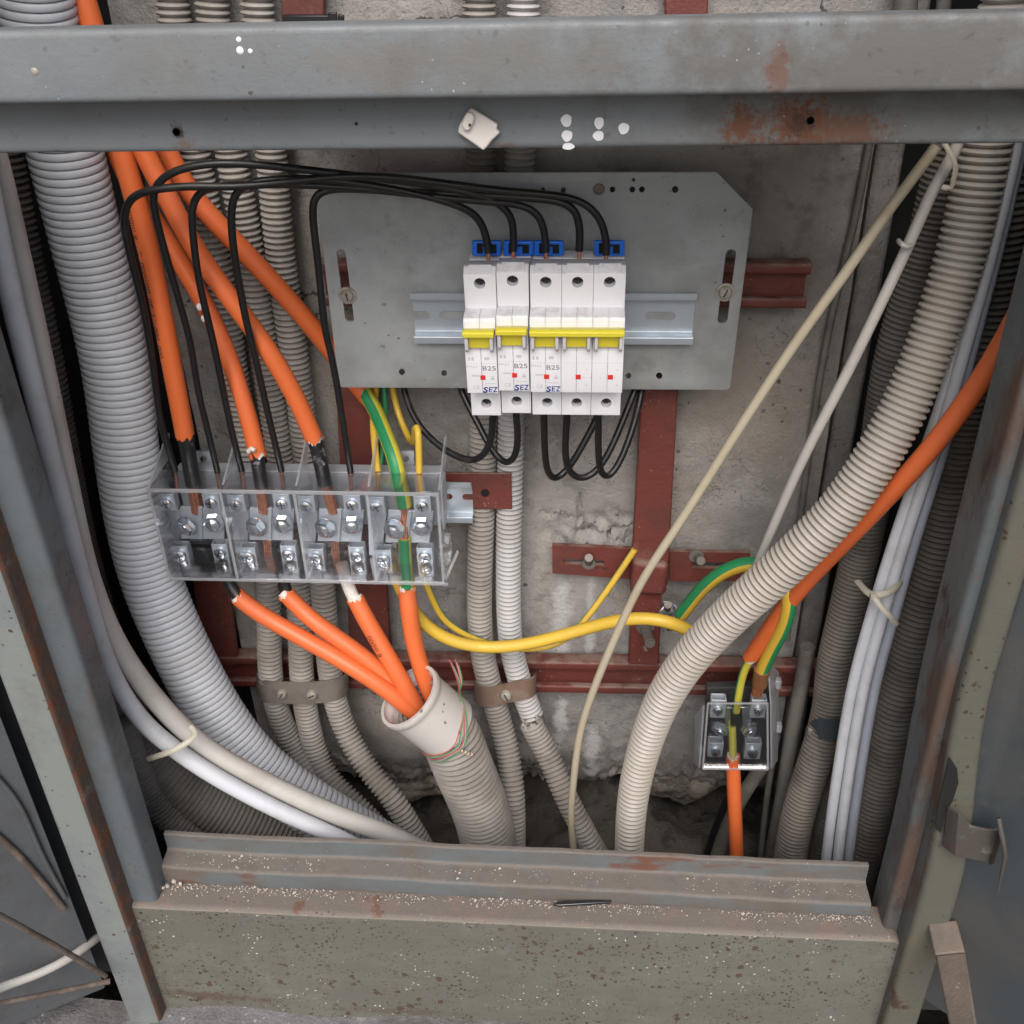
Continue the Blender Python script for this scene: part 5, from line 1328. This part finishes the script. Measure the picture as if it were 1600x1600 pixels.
NF, NN = .052, .0655        # height of terminal faces and of the nose above the plate
def breaker(label, edges, dy, poles, group, kind):
    """edges: pixel columns of the pole joints at the upper terminal face"""
    z_a = lc(850, 421 + dy, NF)[1]; z_b = lc(850, 480 + dy, NF)[1]
    z_c = lc(850, 497 + dy, NN)[1]; z_d = lc(850, 613 + dy, NN)[1]; z_e = lc(850, 648 + dy, NF)[1]
    X = [lc(e, 450, NF)[0] for e in edges]
    root = thing("circuit_breaker", label, "breaker", lw((X[0] + X[-1]) / 2, z_e, .008), group)
    zk = lc(850, 394 + dy, .012)[1]
    prof = [(.009, z_e), (.009, zk), (.020, zk), (.0205, zk - .0008), (.030, zk + (z_a - zk) * .5), (.047, z_a + .0005), (NF, z_a - .0028), (NF, z_b), (NN - .0015, z_c), (NN, z_c - .0022), (NN, z_d), (NF + .0002, z_d + .0006), (NF, z_e)]
    hw = .00013 if poles == 1 else .00006
    for i in range(poles):
        xa_, xb_ = X[i], X[i + 1]; w = xb_ - xa_
        mb = MB()
        mb.prism([lw(xa_ + hw, z, n) for n, z in prof[:8] + [prof[12]]], X3 * (xb_ - xa_ - 2 * hw))
        for a, b in ((xa_ + hw, xa_ + w / 2 - hw * .6), (xa_ + w / 2 + hw * .6, xb_ - hw)):
            mb.prism([lw(a, z, n) for n, z in [(NF - .002, z_b + .0003)] + [(NF + .0001, z_b + .0001)] + prof[8:11] + [(NF - .002, z_d + .0006)]], X3 * (b - a))
        body = mb.build("pole_body", M_mcb, root, bevel=.00035, seg=2)
        cm = MB(); holes = []
        for (u, py) in ((.50, 441 + dy), (.515, 629 + dy)):
            zc_ = lc(850, py, NF)[1]; xx = xa_ + w * u
            cm.cyl(lw(xx, zc_, NF - .0065), lw(xx, zc_, NF + .003), .0033, 22); holes.append((xx, zc_))
        cut(body, cm)
        for xx, zz in holes:
            mb = MB(); mb.cyl(lw(xx, zz, NF - .0066), lw(xx, zz, NF - .0062), .0034, 20, 1)
            screw_head(mb, lw(xx, zz, NF - .0062), PN, .0029, .0030)
            mb.build("terminal_screw", [M_screw_d, M_hole], root, smooth=40)
        # toggle: wide cap, recessed stem, two side guards
        zt_, zu_ = lc(850, 518 + dy, .0755)[1], lc(850, 527 + dy, .0755)[1]
        zv_, zw_ = zu_, lc(850, 544 + dy, .070)[1]
        last = i == poles - 1
        a, b = xa_ + (.0004 if i == 0 else .0001), xb_ - (.0004 if last else .0001)
        if i > 0: a = None
        elif poles > 1: b = X[-1] - .0004
        mb = MB() if a is not None else None
        if mb: mb.prism([lw(a, z, n) for n, z in ((NN - .001, lc(850, 512 + dy, NN)[1]), (.0735, zt_ + .0003), (.0758, zt_ - .0006), (.0755, zu_), (.071, zu_ - .0008), (NN - .001, zu_ - .0011))], X3 * (b - a))
        if mb: h = mb.build("toggle", M_handle, root, bevel=.0005)
        mb = MB(); mb.prism([lw(xa_ + w * .17, z, n) for n, z in ((NN - .001, zu_ - .0011), (.0708, zu_ - .0011), (.0688, zw_), (NN - .001, zw_))], X3 * (w * .65)); mb.build("toggle_stem", M_handle, h, bevel=.0003)
        for u in (.06, .825):
            mb = MB(); zl = lc(850, 549 + dy, .070)[1]
            mb.prism([lw(xa_ + w * u, z, n) for n, z in ((NN - .001, zu_ - .0002), (.0738, zu_ - .0002), (.0735, zw_ + .001), (.0705, zl), (NN - .001, zl))], X3 * (w * .11))
            mb.build("toggle_guard", M_mcbg, root, bevel=.0006)
        # white label strip on the upper edge
        mb = MB(); mb.prism([lw(xa_ + w * .16, z, n) for n, z in ((.046, z_a + .0002), (.0466, z_a + .0013), (.0522, z_a - .0022), (.0515, z_a - .0032))], X3 * (w * .70)); mb.build("label_strip", M_mcb, root, bevel=.0002)
        # red position window
        u = .47 if i == 0 else (.47 if i == 1 else .5)
        px = edges[0] + (edges[i + 1] - edges[0]) * 0
        zi = lc(850, 588.5 + dy, NN)[1]
        xi = xa_ + w * (.53 if i == 0 else (.56 if i == 1 else .60)) 
        s = .00150
        mb = MB(); mb.box(lw(xi, zi, NN), X3, PZt, PN, (-s, s), (-s, s), (-.0003, .00025)); mb.build("indicator_window", M_redw, root)
        # prints
        if i == 0:
            mb = MB(); n_ = NN + .00006
            def z_(py): return lc(850, py + dy, NN)[1]
            put_text(mb, "B25", lw(xa_ + w * .53, z_(577.5), n_), X3, PZt, .0030, w * .42, .012)
            mb.build("printed_lettering", M_ink, root, fixn=False)
            mb = MB()
            put_text(mb, kind, lw(xa_ + w * .03, z_(573.5), n_), X3, PZt, .0016, w * .33)
            put_text(mb, "C", lw(xa_ + w * .20, z_(606.5), n_), X3, PZt, .0024)
            put_text(mb, "E", lw(xa_ + w * .33, z_(606.5), n_), X3, PZt, .0024)
            # little padlock sign
            xl, zl = xa_ + w * .78, z_(592)
            mb.box(lw(xl, zl, n_), X3, PZt, PN, (0, .0020), (0, .0015), (0, .00002))
            for (p, q, r_, t_) in ((.0003, .0006, .0015, .0026), (.0014, .0017, .0015, .0026), (.0006, .0014, .0023, .0026)):
                mb.box(lw(xl, zl, n_), X3, PZt, PN, (p, q), (r_, t_), (0, .00002))
            mb.build("printed_lettering", M_inkl, root, fixn=False)
            mb = MB()
            for q in (.08, .20):
                mb.box(lw(xa_ + w * q, z_(562), n_), X3, PZt, PN, (0, w * .07), (0, .0022), (0, .00002))
            mb.box(lw(xa_ + w * .60, z_(561), n_), X3, PZt, PN, (0, w * .16), (0, .0018), (0, .00002))
            mb.box(lw(xa_ + w * .17, z_(587), n_), X3, PZt, PN, (0, w * .25), (0, .0012), (0, .00002))
            mb.box(lw(xa_ + w * .58, z_(598.5), n_), X3, PZt, PN, (0, w * .34), (0, .0005), (0, .00002))
            mb.build("faint_print", M_mcbg, root)
            mb = MB()
            xs_, zs_ = xa_ + w * .50, z_(611.5)
            put_text(mb, "S", lw(xs_ + w * .01, zs_ - .0002, n_), X3, PZt, .0038, w * .15, .03, .12)
            put_text(mb, "E", lw(xs_ + w * .185, zs_, n_), X3, PZt, .0036, w * .12, .018, .12)
            put_text(mb, "Z", lw(xs_ + w * .32, zs_, n_), X3, PZt, .0036, w * .14, .03, .12)
            mb.box(lw(xs_, zs_, n_), X3, PZt, PN, (0, w * .14), (-.0004, -.0001), (0, .00002))
            mb.box(lw(xs_ + w * .30, zs_ + .0032, n_), X3, PZt, PN, (0, w * .18), (0, .0004), (0, .00002))
            mb.build("printed_logo", M_navy, root, fixn=False)
        else:
            mb = MB(); n_ = NN + .00006
            for u_, py_ in ((.72, 590), (.94, 590) if i == 1 else (.25, 590), (.80, 602), (.80, 578)):
                mb.box(lw(xa_ + w * u_, lc(850, py_ + dy, NN)[1], n_), X3, PZt, PN, (0, w * .05), (0, .0006), (0, .00002))
            mb.build("faint_print", M_inkl, root)
        # fine scored line across the nose
        mb = MB(); zz = lc(850, 567 + dy, NN)[1]
        mb.box(lw(xa_, zz, NN), X3, PZt, PN, (w * .02, w * .98), (0, .00018), (-.0001, .00004)); mb.build("scored_line", M_mcbg, root)
    return root
breaker("single-pole white circuit breaker, leftmost on the rail", [724.5, 775.3], 2, 1, "single-pole breakers", "PR61")
breaker("single-pole white circuit breaker sitting slightly higher, between the leftmost one and the three-pole one", [775.9, 826.4], -2, 1, "single-pole breakers", "PR61")
breaker("wide three-pole white circuit breaker with three joined yellow toggles, right on the rail", [828.0, 877.6, 927.2, 977.5], 0, 3, None, "PR63")
for (a, b, lab) in ((738, 783, "blue plastic rail clip above the leftmost breaker"), (787, 834, "blue plastic rail clip above the second breaker"), (835, 881, "blue plastic rail clip above the left pole of the three-pole breaker"), (928, 976, "blue plastic rail clip above the right pole of the three-pole breaker")):
    t = thing("rail_clip", lab, "clip", lpw((a + b) / 2, 395, .02))
    mb = MB(); mb.prism([lpw(a, 374, .018), lpw(b, 374, .018), lpw(b, 397, .018), lpw(a, 397, .018)], PN * .003); mb.build("clip_body", M_blue, t, bevel=.0008)
    mb = MB(); w = b - a
    for u0_, u1_, v0, v1 in ((.16, .36, 380, 396), (.62, .84, 382, 396), (.36, .62, 382, 385)):
        mb.prism([lpw(a + w * u0_, v0, .0211), lpw(a + w * u1_, v0, .0211), lpw(a + w * u1_, v1, .0211), lpw(a + w * u0_, v1, .0211)], PN * .0002)
    mb.build("clip_slot", M_hole, t)
# copper ends at the breaker tops
for o_ in [o for o in bpy.data.objects if o.name.startswith('black_wire') and not o.parent and 'group' in o and 'tops' in o['group']]:
    px, py = {'second-r': (905, 392), 'first br': (763, 395), 'second b': (802, 392), 'third br': (853, 394), 'rightmos': (947, 398)}[o_['label'].split('from the ')[1][:8]]
    mb = MB(); mb.cyl(P(px, py - 3, .585), P(px, py + 14, .585), rpx(px, py, .585, 6.2), 10); mb.build('copper_tip', M_copper, o_, smooth=50)

# ================================================================== white pipe mouth and its conduit
M0 = P(638, 1087, .560)
ax = (right * .60 - up * .62 + fwd * .50).normalized()
rw = 53.5 * mpp(638, 1087, .56)
pend = M0 + ax * .044
pp_ = [M0, M0 + ax * .020, M0 + ax * .034, pend]
pr = thing("pvc_pipe", "wide white plastic pipe sleeve with open mouth swallowing the orange cables", "pipe", pend)
tube("pipe_sleeve", pp_, rw, M_pipe, pr, seg=44, step=.0015, wall=.0026, taper=((0, .03, .10, .16, .2, 1), (1.05, 1.065, 1.06, 1.0, .995, .985)))
down = [M0 + ax * .012, pend, P(722, 1196, .566), P(750, 1260, .572), P(766, 1330, .575), P(770, 1385, .575)]
oc = tube("corrugated_conduit", down, rw * .93, M_conduit_s, None, seg=40, rib=(.0052, .0020, 'sine'), wall=.003)
tag(oc, "widest dusty corrugated conduit rising from the sill into the white pipe sleeve", "conduit")
a1_ = ax.cross(Vector((0, -1, 0))).normalized(); a2_ = ax.cross(a1_).normalized()
def ringpt(s, ang, rr): return M0 + ax * s + (a1_ * math.cos(ang) + a2_ * math.sin(ang)) * rr
def ang_of(px, py, s):
    """angle round the pipe that shows at this pixel"""
    best, ba = 1e9, 0
    for k in range(360):
        q = ringpt(s, R(k), rw * 1.02) - CAM
        if (ringpt(s, R(k), 1.0) - M0 - ax * s).dot(q) > 0: continue
        x = 800 + F * q.dot(right) / q.dot(fwd); y = 800 - F * q.dot(up) / q.dot(fwd)
        d = (x - px) ** 2 + (y - py) ** 2
        if d < best: best, ba = d, R(k)
    return ba
A0, A1 = ang_of(730, 1110, .042), ang_of(655, 1175, .042)
if A1 - A0 > math.pi: A1 -= 2 * math.pi
if A0 - A1 > math.pi: A1 += 2 * math.pi
pw = thing("phone_wire", "thin pink, green and grey wires twisted round the white pipe sleeve's lower rim", "wire", pend)
for j, (mm, ds, ph) in enumerate(((M_pink, .000, 0), (M_gwire, .0018, .6), (M_greyw, .0032, 1.2), (M_pink, .0050, 2.0), (M_greyw, .0068, 2.7), (M_gwire, .0082, 3.5))):
    pts = [P(702 + j * 3, 1030 + (j % 3) * 5, .60), P(716 + j * 1.5, 1066, .59)]
    s_ = np.linspace(0, 1, 12)
    for t in s_:
        s = .028 + (.014 + ds) * min(1, t * 2.2) + .0012 * math.sin(t * 14 + ph)
        pts.append(ringpt(s, A0 + (A1 - A0) * (-.10 + 1.25 * t), rw * (1.012 + .012 * (j % 2)) + .0004))
    tube("wire_strand", pts, .00042, mm, pw, seg=6, step=.003)
kn = ang_of(712, 1162, .052)
for j, mm in enumerate((M_pink, M_filler, M_gwire)):
    pts = []
    for k in range(24):
        t = k / 23
        b = ringpt(.049 + .010 * t, kn - .10 * t, rw * 1.03 + .0016)
        pts.append(b + (a1_ * math.cos(t * 22 + j * 2.1) + ax * math.sin(t * 22 + j * 2.1)) * .0011)
    tube("wire_knot", pts, .0006, mm, pw, seg=6, step=.001)

# ================================================================== clear terminal boxes
YF, YT, YK = .572, YB, .612
tb = thing("terminal_box", "wide clear plastic four-pole terminal box with shiny screws, orange cables above and below", "terminal block", P(465, 908, .60))
xL, xR = P(233, 768, YF).x, P(683, 766, YF).x
zT, zB = P(460, 767, YF).z, P(460, 907, YF).z
zz = Z3
def bx(name, material, x, y, z, parent, bevel=0.0, mi=0):
    mb = MB(); mb.box(Vector((0, 0, 0)), X3, Y3, Z3, x, y, z)
    return mb.build(name, material, parent, bevel=bevel)
th = .0013
cover = bx("cover_front", M_clear, (xL, xR), (YF, YF + th), (zB, zT), tb)
bx("cover_top", M_clear, (xL, xR), (YF + th + .0002, YF + .027), (zT - th, zT), tb)
bx("cover_bottom", M_clear, (xL, xR), (YF + th + .0002, YK - .003), (zB, zB + th), tb)
bx("cover_side", M_clear, (xL - th, xL - .0001), (YF, YK), (zB, zT - .002), tb)
bx("cover_side", M_clear, (xR + .0001, xR + th), (YF, YK), (zB, zT - .002), tb)
# thick frosted-looking edges of the moulding
e = .0011
mb = MB(); mb.box(Vector((0, 0, 0)), X3, Y3, Z3, (xL - .001, xR + .001), (YF - e, YF - .0001), (zT - .0022, zT + .0006)); mb.build("cover_edge", M_rim, tb, bevel=.0004)
mb = MB(); mb.box(Vector((0, 0, 0)), X3, Y3, Z3, (xL - .002, xR + .003), (YF - e, YF - .0001), (zB - .0012, zB + .0010)); mb.build("cover_edge", M_rim, tb, bevel=.0004)
for x in (xL, xR):
    mb = MB(); mb.box(Vector((0, 0, 0)), X3, Y3, Z3, (x - .0009, x + .0009), (YF - e, YF - .0001), (zB + .0012, zT - .0024)); mb.build("cover_edge", M_rim, tb, bevel=.0003)
# box base behind, with slotted top
bx("base", M_base, (xL + .002, xR - .002), (YK + .0002, YK + .012), (zT - .052, P(460, 737, YK).z), tb, bevel=.001)
bx("base_floor", M_clear, (xL + .002, xR - .002), (YK + .0002, YK + .006), (zB + .002, zT - .053), tb)
for px in (318, 634):
    mb = MB(); c = [P(px - 13, 706, YK + .013), P(px + 13, 706, YK + .013), P(px + 14, 745, YK + .013), P(px - 13, 745, YK + .013)]
    mb.prism(c, Vector((0, .003, 0))); o_ = mb.build("fixing_tab", M_base, tb, bevel=.0006)
    cm = MB(); cm.cyl(P(px, 717, YK + .008), P(px, 717, YK + .020), 5.2 * mpp(px, 717, YK), 16); cut(o_, cm)
# partitions
for (pt, pb_) in (((345, 766), (371, 906)), ((459, 766), (481, 906)), ((572, 766), (589, 906))):
    x = (P(*pt, YF).x + P(*pb_, YF).x) / 2
    bx("partition", M_clear, (x - .0007, x + .0007), (YF + .0016, YK - .0002), (zB + .0016, zT - .0016), tb)
    bx("partition_edge", M_rim, (x - .0010, x + .0010), (YF - e, YF - .0002), (zB + .0012, zT - .0024), tb, bevel=.0003)
    mb = MB(); mb.prism([Vector((x - .0006, YF + .006, zT + .0004)), Vector((x - .0006, YK - .001, zT + .0004)), Vector((x - .0006, YK + .010, zT + .016)), Vector((x - .0006, YK + .006, zT + .017))], X3 * .0012); mb.build("partition_fin", M_rim, tb)
for x, sg in ((xL, -1), (xR, 1)):
    mb = MB(); mb.prism([Vector((x, YF + .003, zT + .0004)), Vector((x, YK, zT + .0004)), Vector((x, YK + .010, zT + .016)), Vector((x, YK + .006, zT + .017))], X3 * .0012 * sg); mb.build("partition_fin", M_rim, tb)
# latches on the right
bx("latch", M_rim, (xR + .0016, xR + .0052), (YF + .004, YF + .010), (zB + .030, zB + .036), tb, bevel=.0008)
mb = MB(); mb.prism([Vector((xR + .0016, YF + .006, zB - .001)), Vector((xR + .009, YF + .02, zB + .012)), Vector((xR + .0075, YF + .022, zB + .013)), Vector((xR + .0014, YF + .009, zB + .003))], Vector((0, .0014, .0004))); mb.build("latch", M_rim, tb, bevel=.0003)
mb = MB(); mb.box(Vector((0, 0, 0)), X3, Y3, Z3, (xR + .0016, xR + .0030), (YF + .002, YF + .022), (zT - .030, zT + .004)); mb.build("latch", M_rim, tb, bevel=.0006)
# rail behind
ra, rb = P(250, 786, .637).x, P(737, 786, .637).x
zr = (P(715, 754, .637).z + P(715, 817, .637).z) / 2; hr = (P(715, 754, .637).z - P(715, 817, .637).z) / 2
prof = fillet([(0, hr), (0, hr * .72), (.007, hr * .72), (.007, -hr * .72), (0, -hr * .72), (0, -hr)], .001, 4)
mb = MB(); extrude_sheet(mb, prof, .001, lambda q: (ra, .637 + q[0], zr + q[1]), lambda q: (rb, .637 + q[0], zr + q[1]))
tr_ = mb.build("din_rail", M_rail, None, smooth=35)
cm = MB()
def stad_y(mb, xa_, xb_, z, r, y0, y1):
    pts = [(xb_ + r * math.cos(-math.pi / 2 + math.pi * k / 8), z + r * math.sin(-math.pi / 2 + math.pi * k / 8)) for k in range(9)] + [(xa_ + r * math.cos(math.pi / 2 + math.pi * k / 8), z + r * math.sin(math.pi / 2 + math.pi * k / 8)) for k in range(9)]
    mb.prism([Vector((x, y0, zq)) for x, zq in pts], Vector((0, y1 - y0, 0)))
stad_y(cm, P(694, 780, .644).x, P(702, 780, .644).x, zr + .001, .0026, .640, .650)
stad_y(cm, P(728, 780, .644).x, P(760, 780, .644).x, zr + .001, .0026, .640, .650)
cut(tr_, cm)
tag(tr_, "short zinc-plated rail sticking out right of the four-pole terminal box", "rail")

def hexbolt(mb, p, n, r):
    n = Vector(n).normalized()
    mb.lathe(p, n, [(r * 1.12, 0), (r * 1.12, r * .14)], 22)
    mb.lathe(p + n * r * .15, n, [(r * .92, 0), (r * .92, r * .40), (r * .78, r * .55)], 6)
    mb.lathe(p + n * r * .56, n, [(r * .72, 0), (r * .62, r * .20), (r * .36, r * .32), (r * .02, r * .36)], 16)
def clampbox(mb, px, py, w, h, Y, dep=.008):
    c = [P(px - w, py - h, Y), P(px + w, py - h, Y), P(px + w, py + h, Y), P(px - w, py + h, Y)]
    t = .0010
    ctr = (c[0] + c[2]) / 2; hx = (c[1].x - c[0].x) / 2; hz = (c[0].z - c[3].z) / 2
    mb.box(ctr, X3, Y3, Z3, (-hx, hx), (0, t), (-hz, hz))
    mb.box(ctr, X3, Y3, Z3, (-hx, -hx + t), (t + .0001, dep), (-hz, hz))
    mb.box(ctr, X3, Y3, Z3, (hx - t, hx), (t + .0001, dep), (-hz, hz))
    mb.box(ctr, X3, Y3, Z3, (-hx + t, hx - t), (dep - t, dep), (-hz, hz))
step_px = 108.8
def pole(i, first=[None]):
    def q(px, py, Y): return px + step_px * i * (1.0 if True else 0), py, Y
    dx = P(259 + step_px * i, 785, YT).x - P(259, 785, YT).x
    D = X3 * dx
    def A(mbname, mb_fn, material, **k):
        mb = MB(); mb_fn(mb); mb.v = [tuple(Vector(v) + D) for v in mb.v]
        return mb.build(mbname, material, tb, **k)
    A("terminal_bar", lambda m: m.prism([P(281, 792, YT + .002), P(350, 794, YT + .002), P(350, 843, YT + .002), P(283, 842, YT + .002)], Vector((0, .0022, 0))), M_bar, bevel=.0004)
    A("terminal_bar", lambda m: m.prism([P(309, 793, YT - .001), P(315, 793, YT - .001), P(316, 843, YT - .001), P(310, 843, YT - .001)], Vector((0, .0028, 0))), M_bar, bevel=.0003)
    A("terminal_bar", lambda m: m.prism([P(252, 796, YT + .005), P(281, 796, YT + .005), P(281, 862, YT + .005), P(262, 862, YT + .005)], Vector((0, .0022, 0))), M_bar, bevel=.0004)
    for (px, py, w, h, r) in ((260, 785, 13, 13, 9.5), (330, 784, 13, 13, 9.5), (282, 866, 12, 12, 10), (344, 863, 12, 12, 10)):
        A("cable_clamp", lambda m: clampbox(m, px, py, w, h, YT - .001), M_bar, bevel=.0003)
        k = mpp(px, py, YT)
        A("clamp_screw", lambda m: screw_head(m, P(px, py + 1, YT - .0014), Vector((rng.uniform(-.15, .15), -1, .12)), r * k, r * k * .75), [M_zinc, M_screw_d], smooth=40)
    for (px, py, r, n) in ((293, 821, 15.5, (-.30, -1, -.10)), (333, 816, 15, (.05, -1, .10))):
        k = mpp(px, py, YT)
        n = Vector(n) + Vector((rng.uniform(-.12, .12), 0, rng.uniform(-.12, .12)))
        A("bolt", lambda m: hexbolt(m, P(px, py, YT - .0012), n, r * k), M_zinc, smooth=30)
    # lower notch tabs of the clear cover
    A("cover_tab", lambda m: m.prism([P(288, 886, YT), P(313, 886, YT), P(308, 900, YT), P(284, 900, YT)], Vector((0, .0012, 0))), M_rim)
    A("cover_tab", lambda m: m.prism([P(350, 888, YT), P(362, 888, YT), P(362, 902, YT), P(346, 902, YT)], Vector((0, .0012, 0))), M_rim)
    A("lower_strands", lambda m: [m.cyl(P(306 + j * 3.2, 842, YT + .004), P(309 + j * 3.2, 868, YT + .004), .0006, 6) for j in range(4)], M_copper) if i in (1, 2) else None
for i in range(4): pole(i)
mb = MB()

# small terminal box, lower right
sb = thing("terminal_box", "small clear one-pole terminal box at the lower right, its cover flaps standing open", "terminal block", P(1150, 1200, .61))
yf = .594
q = [P(1106, 1098, yf), P(1199, 1098, yf), P(1200, 1201, yf), P(1098, 1200, yf)]
mb = MB(); mb.prism(q, Vector((0, .0012, 0))); mb.build("cover_front", M_clear, sb)
for a, b in ((0, 1), (1, 2), (2, 3), (3, 0)):
    tube("cover_edge", [q[a] + Y3 * -.0008, (q[a] + q[b]) / 2 + Y3 * -.0008, q[b] + Y3 * -.0008], .0008, M_rim, sb, seg=6, step=.02)
mb = MB(); mb.prism([P(1203, 1100, yf), P(1204, 1201, yf), P(1213, 1188, yf + .034), P(1215, 1050, yf + .034), P(1199, 1036, yf + .012)], Vector((.0012, 0, 0))); fl = mb.build("cover_flap", M_rim, sb)
mb = MB(); mb.prism([P(1101, 1102, yf), P(1094, 1200, yf), P(1086, 1192, yf + .03), P(1088, 1118, yf + .03)], Vector((-.0012, 0, 0))); mb.build("cover_flap", M_rim, sb)
for (px, py) in ((1216, 1067), (1217, 1136), (1093, 1172)):
    mb = MB(); mb.box(P(px, py, yf + .02), X3, Y3, Z3, (-.002, .002), (-.003, .003), (-.004, .004)); mb.build("latch", M_rim, sb, bevel=.0008)
bq = [P(1104, 1075, .634), P(1206, 1072, .634), P(1206, 1192, .634), P(1104, 1192, .634)]
mb = MB(); mb.prism(bq, Vector((0, .008, 0))); mb.build("base", M_dark, sb, bevel=.001)
for (px, py, w, h, r) in ((1122, 1108, 12, 14, 8), (1185, 1108, 12, 14, 8), (1118, 1172, 12, 11, 8), (1176, 1174, 13, 12, 8.5)):
    mb = MB(); clampbox(mb, px, py, w, h, .612); mb.build("cable_clamp", M_bar, sb, bevel=.0003)
    k = mpp(px, py, .61); mb = MB(); screw_head(mb, P(px, py + 2, .6116), Vector((0, -1, .15)), r * k, r * k * .75); mb.build("clamp_screw", [M_zinc, M_screw_d], sb, smooth=40)
for (px, py, n) in ((1127, 1136, (-.5, -1, -.5)), (1169, 1137, (.5, -1, -.4))):
    k = mpp(px, py, .612); mb = MB(); hexbolt(mb, P(px, py, .616), n, 15 * k); mb.build("bolt", M_zinc, sb, smooth=30)
mb = MB(); mb.prism([P(1133, 1106, .614), P(1172, 1105, .614), P(1176, 1150, .614), P(1133, 1150, .614)], Vector((0, .002, 0))); mb.build("terminal_bar", M_zinc, sb, bevel=.0003)
mb = MB(); mb.prism([P(1142, 1109, .6115), P(1160, 1109, .6115), P(1161, 1150, .6115), P(1142, 1150, .6115)], Vector((0, .002, 0))); mb.build("terminal_bar", M_screw_d, sb, bevel=.0003)

# ivory latch hanging skew on the beam
cl = thing("plastic_latch", "ivory plastic latch hanging askew on the cross beam left of the white paint dots", "latch", P(750, 232, .44))
mb = MB(); mb.prism([P(x, y, Yb1 - .0012) for x, y in ((737, 166), (779, 192.5), (776.5, 200.5), (783, 204.5), (770, 217), (763, 226), (756.5, 233.5), (716, 205), (718, 195), (727, 178))], Vector((0, -.0032, 0))); mb.build("latch_plate", M_clip, cl, bevel=.0009, seg=3)
mb = MB(); mb.prism([P(x, y, Yb1 - .0045) for x, y in ((731, 173), (738, 175), (743, 181), (741, 190), (735, 201), (730, 204), (724, 200), (722, 192), (726, 181))], Vector((0, -.0026, 0))); mb.build("latch_lug", M_clip, cl, bevel=.0010, seg=3)
mb = MB(); k = mpp(734, 195, .436); mb.lathe(P(734, 195.5, Yb1 - .0071), (0, -1, 0), [(2.6 * k, 0), (2.2 * k, .0002)], 10); mb.build("latch_hole", M_strap, cl)
